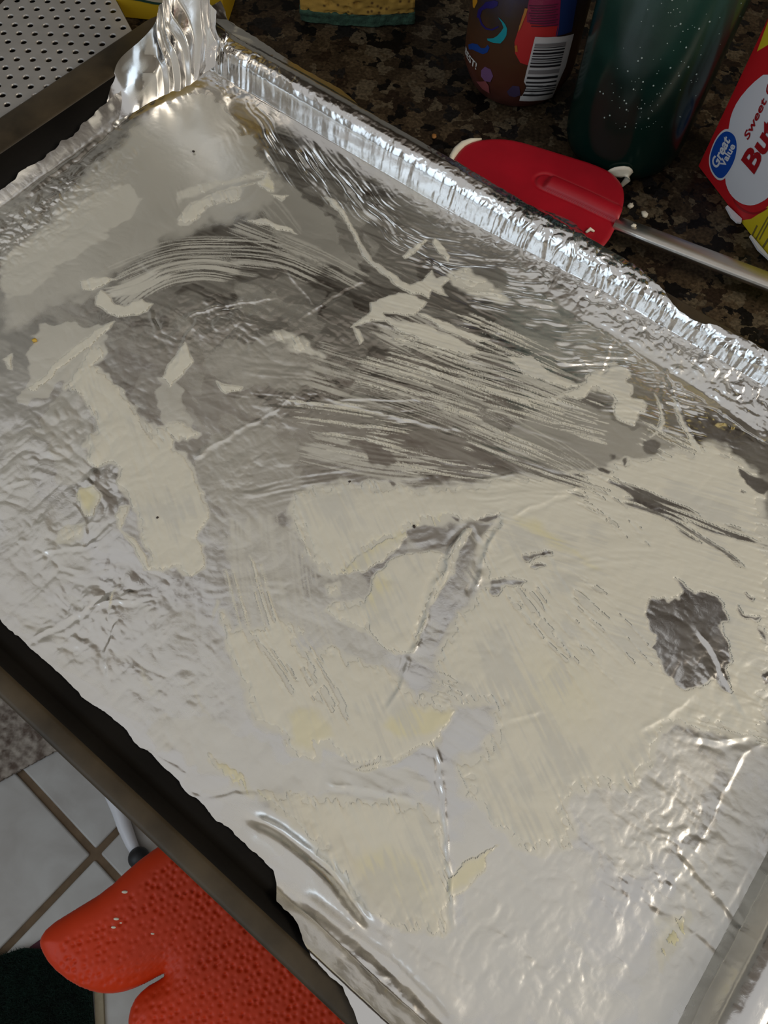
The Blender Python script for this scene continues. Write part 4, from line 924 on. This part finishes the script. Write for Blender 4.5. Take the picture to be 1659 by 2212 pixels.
def print_on(name, pts, m, lay, label=None):
    bm = bmesh.new(); f = bm.faces.new([bm.verts.new((a, -.00012*lay, b)) for a, b in pts]); bm.normal_update()
    if f.normal.y > 0: f.normal_flip()
    bmesh.ops.triangulate(bm, faces=[f]); o = obj(name, bm, m, ctn)
    if label: tag(o, label)
    return o
def K4(pts): return [face_ab(1440 + a*219/1077., 150 + b*450/2212.) for a, b in pts]
def clampf(pts): return [(min(max(a, .0002), BW-.0008), min(max(b, .0006), BH-.001)) for a, b in pts]
red = clampf([(.0002, .0006)] + K4([(480, 1270), (640, 1460), (780, 1610), (900, 1585), (1000, 1520), (1077, 1450), (1180, 1330), (1280, 1150)]) + [(BW-.001, .062), (BW-.001, .098), (.052, .104), (.020, .100)] + K4([(1077, -260), (960, -190)]) + [(.0002, .092)])
print_on('red_panel', red, M['c_red'], 1, 'red printed panel')
def ell(c, ax, ay, rot=0, n=48): return [(c[0] + ax*math.cos(t)*math.cos(rot) - ay*math.sin(t)*math.sin(rot), c[1] + ax*math.cos(t)*math.sin(rot) + ay*math.sin(t)*math.cos(rot)) for t in [2*math.pi*k/n for k in range(n)]]
# oval: fit through traced points of its edge
wl = K4([(1077, 20), (900, 160), (760, 330), (690, 480), (665, 620), (620, 900), (625, 1180), (660, 1290), (720, 1370), (800, 1425), (880, 1445), (960, 1435), (1077, 1370)])
wc = [(2*.049 - a, 2*.050 - b) for a, b in wl]
oval = clampf(wl + K4([(1200, 1240), (1330, 1020)]) + [(.079, .050), (.080, .066), (.072, .083), (.056, .092)])
print_on('white_oval', smooth_poly(oval, 1), M['c_white'], 3, 'white printed oval')
ro = smooth_poly(clampf(K4([(690, 1330), (760, 1440), (860, 1510), (960, 1520), (1077, 1460), (1077, 1480), (960, 1545), (850, 1530), (740, 1460)])), 1)
print_on('red_line', ro, M['c_dkred'], 2, 'dark red printed line')
bo_ = K4([(460, 900), (520, 740), (600, 640), (670, 625), (740, 670), (770, 760), (765, 880), (730, 1000), (660, 1120), (600, 1180), (540, 1170), (480, 1090), (455, 1000)])
print_on('blue_oval', smooth_poly(bo_, 2), M['c_white'], 4); cc = np.mean(bo_, 0)
bi = [tuple(cc + (np.array(p)-cc)*.91) for p in bo_]
print_on('blue_oval', smooth_poly(bi, 2), M['c_blue'], 5, 'blue printed oval')
def letters(s, px0, px1, hpx, m, lay, bold=0, parent=None):
    """text whose baseline runs from px0 to px1 on the carton face"""
    p0 = np.array(K4([px0])[0]); p1 = np.array(K4([px1])[0]); ph = np.array(K4([hpx])[0])
    me = text_mesh(s, 1.0, bold); w = max(v_.co.x for v_ in me.vertices); x0 = min(v_.co.x for v_ in me.vertices); hgt = .73
    for v_ in me.vertices:
        q = p0 + (p1-p0)*((v_.co.x-x0)/(w-x0)) + (ph-p0)*(v_.co.y/hgt); v_.co = Vector((q[0], -.00012*lay - .0001, q[1]))
    o = bpy.data.objects.new('lettering', me); C.objects.link(o); o.parent = ctn; me.materials.append(m); return o
tag(letters('Great', (545, 1060), (690, 750), (480, 985), M['c_white'], 6, .03), 'white lettering')
tag(letters('Value', (625, 1040), (745, 810), (570, 1000), M['c_white'], 6, .03), 'white lettering')
tag(letters('Sweet Cream', (875, 750), (1350, -230), (830, 690), M['c_dkred'], 6, .02), 'dark red lettering')
tag(letters('Butter', (935, 1105), (1480, 130), (800, 955), M['c_dkred'], 6, .035), 'dark red lettering')
for x0, y0, x1, y1, w in ((905, 1760, 960, 1650, 12), (945, 1800, 1077, 1560, 9), (985, 1800, 1090, 1600, 9), (1020, 1880, 1077, 1790, 16)):
    print_on('small_print', K4([(x0, y0), (x1, y1), (x1+w, y1+w*.8), (x0+w, y0+w*.8)]), M['c_ink'], 3)
# torn card along the foot of the carton
for q in ([(622, 1470), (640, 1460), (790, 1600), (785, 1640), (740, 1635), (680, 1580)], [(875, 1780), (890, 1775), (1090, 2010), (1080, 2030), (960, 1920)]):
    bm = bmesh.new(); pts = [at(1440 + a*219/1077., 150 + b*450/2212., .0016) for a, b in q]
    f = bm.faces.new([bm.verts.new(ctn.matrix_world.inverted() @ Vector(p)) if False else bm.verts.new((Matrix.Rotation(-box_ang, 4, 'Z') @ (Vector(p) - Vector((B0[0], B0[1], 0))))) for p in pts])
    r_ = bmesh.ops.extrude_face_region(bm, geom=[f])
    for e in r_['geom']:
        if isinstance(e, bmesh.types.BMVert): e.co.z += .0012
    bmesh.ops.recalc_face_normals(bm, faces=bm.faces[:]); tag(obj('torn_flap', bm, M['c_white'], ctn), 'torn white card edge')

# ------------------------------------------------------------------ sponge
S0 = at(652, 46, 0); S1 = at(893, 52, 0); sang = math.atan2(S1[1]-S0[1], S1[0]-S0[0]); sw = np.linalg.norm(S1-S0)
sg = thing('sponge', 'yellow kitchen sponge with a green scouring layer underneath', 'sponge', (S0[0], S0[1], 0), sang)
def sponge_mat():
    m = bpy.data.materials.new('sponge_cellulose'); t, N, L, P = nt(m); tc = N.new('ShaderNodeTexCoord')
    v_ = N.new('ShaderNodeTexVoronoi'); v_.inputs['Scale'].default_value = 260; L.new(tc.outputs['Object'], v_.inputs['Vector'])
    r = N.new('ShaderNodeValToRGB'); e = r.color_ramp.elements; e[0].position = .10; e[0].color = (.10, .045, .008, 1); e[1].position = .34; e[1].color = (.40, .235, .042, 1)
    L.new(v_.outputs['Distance'], r.inputs['Fac']); L.new(r.outputs['Color'], P.inputs['Base Color']); P.inputs['Roughness'].default_value = .9
    return m
def rough_block(name, x0, x1, y0, y1, z0, z1, nx, ny, nz, amp, m, parent, pores=0, bow=0.0):
    bm = box_bm(x0, x1, y0, y1, z0, z1); bmesh.ops.subdivide_edges(bm, edges=bm.edges[:], cuts=nx, use_grid_fill=True)
    bm.normal_update(); rr_ = random.Random(3); P_ = [(rr_.uniform(x0, x1), rr_.uniform(z0, z1), rr_.choice((.0012, .0018, .0025))) for _ in range(pores)]
    nn = {v_: v_.normal.copy() for v_ in bm.verts}
    for v_ in bm.verts:
        d = amp*(float(vn(np.array(v_.co.x*180), np.array((v_.co.z + v_.co.y)*180), 1)) + .6*float(vn(np.array(v_.co.x*500), np.array((v_.co.z - v_.co.y)*500), 2)))
        if abs(v_.co.y - y0) < 1e-5:
            for a, b, r_ in P_:
                q = math.hypot(v_.co.x-a, v_.co.z-b)/r_
                if q < 1: d -= .0022*(1-q*q)
        s_ = (v_.co.x - x0)/(x1-x0); v_.co += nn[v_]*d; v_.co.y -= bow*4*s_*(1-s_)
    return obj(name, bm, m, parent, True)
M['scour'] = mat('green_scourer', (.030, .070, .045), .95, 0, .4, 300, .6, 600)
rough_block('sponge_body', 0, sw, .0, .11, .0072, .034, 44, 1, 1, .0006, sponge_mat(), sg, 46, .004)
tag(rough_block('scouring_layer', -.0006, sw+.0006, -.0008, .1105, .0008, .0076, 44, 1, 1, .0006, M['scour'], sg, 0, .004), 'green scouring layer')

# ------------------------------------------------------------------ perforated steel strainer, upside down
ST = .0115
o0 = at(150, 100, ST)[:2]; la = at(184, 100.9, ST)[:2] - o0; lb = at(160.5, 119, ST)[:2] - o0
org = at(22, 35, ST)[:2]
st = thing('strainer', 'perforated steel strainer lying upside down beside the pan', 'strainer')
R0 = at(290, 76, ST)[:2]; R1 = at(250, 0, ST)[:2]; rd = (R1-R0)/np.linalg.norm(R1-R0)
cornr = at(4, 6, ST)[:2]
far = R1 + rd*.020
Pn = R0 - rd*.012                                        # near corner, under the pan's end rim
def uline(uv_): return np.array(uvp(*uv_))
poly = [Pn, R0, R1, far, at(60, -40, ST)[:2], at(14, -4, ST)[:2], at(-6, 16, ST)[:2], at(-60, 60, ST)[:2], at(-150, 180, ST)[:2], uline((-400, 118)), uline((-386, 135)), uline((-386, 235))]
poly = [np.array(p) for p in poly]
cen = np.mean(poly, 0)
bm = bmesh.new(); NH = 14
def inside(p, mg): return float(sdf_poly(np.array(poly)*1000, np.array([p[0]*1000]), np.array([p[1]*1000]))[0]) > mg
outer = [bm.verts.new((p[0], p[1], ST)) for p in poly]; ed = [bm.edges.new((outer[i], outer[(i+1) % len(outer)])) for i in range(len(outer))]
holes = []
for i in range(-30, 45):
    for j in range(-14, 40):
        p = org + la*i + lb*j
        if inside(p, 3.4): holes.append(p)
for p in holes:
    r1 = [bm.verts.new((p[0] + .0023*math.cos(2*math.pi*k/NH), p[1] + .0023*math.sin(2*math.pi*k/NH), ST)) for k in range(NH)]
    for k in range(NH): ed.append(bm.edges.new((r1[k], r1[(k+1) % NH])))
bmesh.ops.triangle_fill(bm, use_beauty=True, edges=ed)
# drop the fill inside the holes, then punch the rims down
kill = []
for f in bm.faces:
    c = f.calc_center_median()
    if any((c.x-p[0])**2 + (c.y-p[1])**2 < .0020**2 for p in holes): kill.append(f)
bmesh.ops.delete(bm, geom=kill, context='FACES')
for f in bm.faces:
    if f.normal.z < 0: f.normal_flip()
for p in holes:
    prev = None
    for r_, z_ in ((.0023, 0), (.0020, -.0002), (.0018, -.0005), (.0018, -.0009)):
        rg = [bm.verts.new((p[0] + r_*math.cos(2*math.pi*k/NH), p[1] + r_*math.sin(2*math.pi*k/NH), ST + z_)) for k in range(NH)]
        if prev:
            for k in range(NH):
                f = bm.faces.new((prev[k], prev[(k+1) % NH], rg[(k+1) % NH], rg[k])); f.smooth = True
        prev = rg
bmesh.ops.remove_doubles(bm, verts=bm.verts[:], dist=1e-6)
bmesh.ops.recalc_face_normals(bm, faces=bm.faces[:])
sheet_o = obj('perforated_plate', bm, M['strainer'], st)
bm = bmesh.new(); prev = None; N_ = len(poly)
sm_ = smooth_poly(poly, 1)
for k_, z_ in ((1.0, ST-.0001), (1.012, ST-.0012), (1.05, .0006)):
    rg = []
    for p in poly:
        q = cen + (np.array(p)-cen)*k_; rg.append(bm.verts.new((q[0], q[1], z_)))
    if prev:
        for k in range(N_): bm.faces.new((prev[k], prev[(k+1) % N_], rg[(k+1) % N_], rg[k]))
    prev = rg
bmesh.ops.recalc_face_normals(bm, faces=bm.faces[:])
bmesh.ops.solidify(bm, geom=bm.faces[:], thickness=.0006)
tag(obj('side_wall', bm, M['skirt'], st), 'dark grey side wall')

# ------------------------------------------------------------------ yellow carton behind the foil corner
Y0 = at(490, 62, 0); Y1 = Y0 + np.array([-.072, .004, 0]); yang = math.atan2(-.004, .072)
yc = thing('yellow_carton', 'plain yellow carton standing behind the gathered foil corner', 'carton', (Y0[0], Y0[1], 0), yang)
M['yel'] = mat('yellow_card', (.38, .235, .006), .5, 0, .05, 40); M['beige'] = mat('cream_card', (.36, .30, .20), .5); M['green_ink'] = mat('green_print', (.008, .035, .022), .5)
obj('carton_body', box_bm(-.075, 0, 0, .030, .0004, .10, .0006), M['yel'], yc)
def yface(px, py):
    r = CM @ np.array([(px - IW/2)/FPX, (py - IH/2)/FPX, 1.0]); k = Y0[1]/r[1]; p = r*k; return p[0]-Y0[0], CAM_H + p[2]
for nm, q, m_, l_ in (('printed_panel', [(270, -60), (350, -40), (360, 12), (320, 8), (285, 4)], M['beige'], 1), ('printed_line', [(270, -1), (300, 3), (330, 9), (362, 11), (362, 16), (330, 14), (298, 8), (270, 4)], M['green_ink'], 2)):
    bm = bmesh.new(); f = bm.faces.new([bm.verts.new((max(-.0745, min(-.0005, yface(*p)[0])), -.00015*l_, yface(*p)[1])) for p in q]); bm.normal_update()
    if f.normal.y > 0: f.normal_flip()
    bmesh.ops.triangulate(bm, faces=[f]); tag(obj(nm, bm, m_, yc), {'printed_panel': 'cream printed panel', 'printed_line': 'dark green printed line'}[nm])

# ------------------------------------------------------------------ oven mitt over the rail
MZ = -.122
om = thing('oven_mitt', 'orange-red silicone oven mitt with pebbled grip below the pan', 'oven mitt')
mp = [(337, 1832), (289, 1868), (231, 1923), (159, 1967), (106, 2000), (87, 2029), (90, 2050), (111, 2087), (159, 2126), (212, 2146), (255, 2146), (300, 2132), (346, 2107), (360, 2101), (352, 2112), (312, 2134), (286, 2165), (276, 2212), (284, 2275), (340, 2350), (480, 2420), (700, 2460), (840, 2380), (900, 2300), (850, 2180), (700, 2020), (560, 1880), (430, 1770)]
mp = smooth_poly([at(x, y, MZ)[:2] for x, y in mp], 1)
mn, mx = mp.min(0), mp.max(0); step = .00065
gx, gy = np.meshgrid(np.arange(mn[0]-.002, mx[0]+.002, step), np.arange(mn[1]-.002, mx[1]+.002, step), indexing='ij')
sd = sdf_poly(mp*1000, gx*1000, gy*1000)
cs = np.clip(sd, 0, 15); hgt = 10.5*np.sqrt(np.clip(1 - (1 - cs/15)**2, 0, 1))
upper = np.array([at(x, y, MZ)[:2]*1000 for x, y in [(400, 1770), (337, 1832), (289, 1868), (231, 1923), (159, 1967), (106, 2000), (87, 2029), (88, 2048)]])
dl, al, _, _ = dist_line(upper, gx*1000, gy*1000)
mu = gx*1000*UX[0] + gy*1000*UX[1]; mv = gx*1000*VX[0] + gy*1000*VX[1]
cells = 3.0; ii = np.floor(mv/cells); uu = mu/3.9 + .5*(ii % 2); fu = uu - np.floor(uu) - .5; fv = mv/cells - ii - .5
amp_ = .75 + .55*vn(np.floor(uu)*2.17, ii*2.71, 4); jx = .4*vn(np.floor(uu)*1.37, ii*1.91, 1); jy = .38*vn(np.floor(uu)*1.73 + 5, ii*1.31, 2)
pit = np.exp(-(((fu-jx)/.26)**2 + ((fv-jy)/.30)**2))
ms = sstep(9.5, 13.5, dl + 1.2*vn(mu/2, mv/2, 3))*sstep(1.5, 4, sd)
ribs = .5 + .5*np.sin((mu*.8 + mv*.6)*2*math.pi/1.9)*np.sin((mu*.5 - mv*.9)*2*math.pi/2.3)
inner = np.exp(-(((np.hypot(gx*1000 - at(330, 2060, MZ)[0]*1000, gy*1000 - at(330, 2060, MZ)[1]*1000))/20)**2))
zt_ = MZ*1000 + hgt - ms*(1.35*pit*amp_*(1-.6*inner) + .55*ribs*(.25 + .75*inner)) ; zb_ = MZ*1000 - hgt
M['mitt'] = mat('orange_silicone', (.56, .036, .004), .48, 0, .06, 60, **{'Specular IOR Level': .3})
pillow('mitt_shell', gx, gy, mp, sd, zt_, zb_, M['mitt'], om, step*1000)
for x, y, r_ in ((270, 1927, .0011), (252, 1985, .0009), (262, 1993, .0008), (330, 2017, .0006), (246, 2003, .0008)):
    p = at(x, y, MZ + .0098); bm = bmesh.new(); bmesh.ops.create_icosphere(bm, subdivisions=2, radius=r_)
    k_ = np.argmin((gx.ravel()-p[0])**2 + (gy.ravel()-p[1])**2); zz = zt_.ravel()[k_]/1000
    for v_ in bm.verts: v_.co = Vector((p[0] + v_.co.x*1.6, p[1] + v_.co.y*.7, zz + v_.co.z*.4))
    tag(obj('butter_fleck', bm, M['cream'], om, True), 'pale butter fleck')

# ------------------------------------------------------------------ things on the floor
# woven rug
def rug():
    P = [at(x, y, FZ)[:2] for x, y in [(-260, 1815), (0, 1690), (122, 1624), (300, 1530), (420, 1380), (180, 1120), (-260, 1250)]]
    P = np.array(P)
    mn, mx = P.min(0), P.max(0); st_ = .0035; x = np.arange(mn[0], mx[0], st_); y = np.arange(mn[1], mx[1], st_); gx, gy = np.meshgrid(x, y, indexing='ij')
    d1 = (P[2]-P[1])/np.linalg.norm(P[2]-P[1]); a = (gx*d1[0] + gy*d1[1])*1000; b = (-gx*d1[1] + gy*d1[0])*1000
    b = b + 3*vn(a/40, b/40, 1)
    row = np.floor(b/11); zz = 3.2*np.sqrt(np.clip(1-((b/11-row-.5)*2)**2, 0, 1)) + 1.6*np.sin((a + row*6)*2*math.pi/13 + 2*(b/11-row)) + .6*fbm(a/4, b/4, 2, 2)
    sd = sdf_poly(P*1000, gx*1000, gy*1000); zt = FZ*1000 + 5 + zz*sstep(0, 5, sd); zb = FZ*1000 + .4 + 0*zz
    o = pillow('woven_strands', gx, gy, P, sd, zt, zb, M['rug'], None, st_*1000); return o
def rug_mat():
    m = bpy.data.materials.new('woven_rug'); t, N, L, P = nt(m); tc = N.new('ShaderNodeTexCoord')
    n = N.new('ShaderNodeTexNoise'); n.inputs['Scale'].default_value = 75; n.inputs['Detail'].default_value = 3; L.new(tc.outputs['Object'], n.inputs['Vector'])
    r = N.new('ShaderNodeValToRGB'); e = r.color_ramp.elements; e[0].position = .35; e[0].color = (.13, .095, .075, 1); e[1].position = .66; e[1].color = (.40, .35, .30, 1)
    L.new(n.outputs['Fac'], r.inputs['Fac']); L.new(r.outputs['Color'], P.inputs['Base Color']); P.inputs['Roughness'].default_value = .95; return m
M['rug'] = rug_mat(); rg = rug(); rg.name = 'woven_rug'; tag(rg, 'grey brown woven rug on the tiles, below the pan at left', 'rug')
# dark green shaggy mat with a beige binding
M['shag'] = mat('green_pile', (.008, .030, .022), .95, 0, .5, 60); M['bind'] = mat('beige_binding', (.34, .29, .20), .9, 0, .1, 90, .3, 400); M['maroon'] = mat('maroon_strip', (.075, .018, .030), .9)
gm = thing('shaggy_mat', 'dark green shaggy mat at the lower left, on the tiles', 'mat')
gp = [at(x, y, FZ + .006)[:2] for x, y in [(-260, 2110), (0, 2064), (50, 2048), (92, 2050), (150, 2090), (196, 2122), (202, 2212), (206, 2420), (-260, 2480)]]
obj('mat_base', prism_bm(gp, FZ, FZ + .008, .002), M['shag'], gm)
rr = np.random.default_rng(4); gpa = np.array(gp); n_ = 26000
bx = rr.uniform(max(gpa[:, 0].min(), at(-60, 2200, FZ)[0]), gpa[:, 0].max(), n_); by = rr.uniform(max(gpa[:, 1].min(), at(0, 2300, FZ)[1]), gpa[:, 1].max(), n_)
k_ = sdf_poly(gpa*1000, bx*1000, by*1000) > .5; bx, by = bx[k_], by[k_]; n_ = len(bx)
az = rr.uniform(0, 2*math.pi, n_); ln = rr.uniform(.006, .012, n_); tl = rr.uniform(.001, .006, n_); w_ = .0007
V_ = np.zeros((n_, 3, 3)); V_[:, 0] = np.stack([bx - w_*np.sin(az), by + w_*np.cos(az), np.full(n_, FZ+.0075)], -1); V_[:, 1] = np.stack([bx + w_*np.sin(az), by - w_*np.cos(az), np.full(n_, FZ+.0075)], -1)
V_[:, 2] = np.stack([bx + tl*np.cos(az), by + tl*np.sin(az), FZ + .0075 + ln], -1)
tag(mesh_np('pile', V_.reshape(-1, 3), np.arange(n_*3).reshape(-1, 3), M['shag'], gm, False), kind='stuff')
def strip(name, a, b, w, m, par, lab):
    a = at(*a, FZ + .003); b = at(*b, FZ + .003); d = (b-a)[:2]; d /= np.linalg.norm(d); q = np.array([-d[1], d[0]])*w
    tag(obj(name, prism_bm([a[:2], b[:2], b[:2]+q, a[:2]+q], FZ, FZ + .005, .001), m, par), lab)
strip('binding', (203, 2122), (214, 2420), .012, M['bind'], gm, 'beige edge binding')
strip('binding', (64, 2046), (92, 2026), -.014, M['maroon'], gm, 'short maroon strip')  # short flat maroon strip on the tiles beside the green mat
# white tapered stick with a round dark tip
wp = [at(x, y, FZ + .011) for x, y in [(225, 1660), (240, 1710), (258, 1752), (270, 1788), (284, 1822), (296, 1846)]]
stk = thing('toy_stick', 'white tapered stick with a round dark tip on the tiles', 'stick')
tube('shaft', wp, [.0105, .0108, .0105, .0100, .0085, .0070], M['white'], stk, 20)
bm = bmesh.new(); bmesh.ops.create_uvsphere(bm, u_segments=24, v_segments=14, radius=.0150); o = obj('round_tip', bm, M['black'], stk, True); q = at(300, 1853, FZ + .015); o.location = q; tag(o, 'round dark rubber tip')
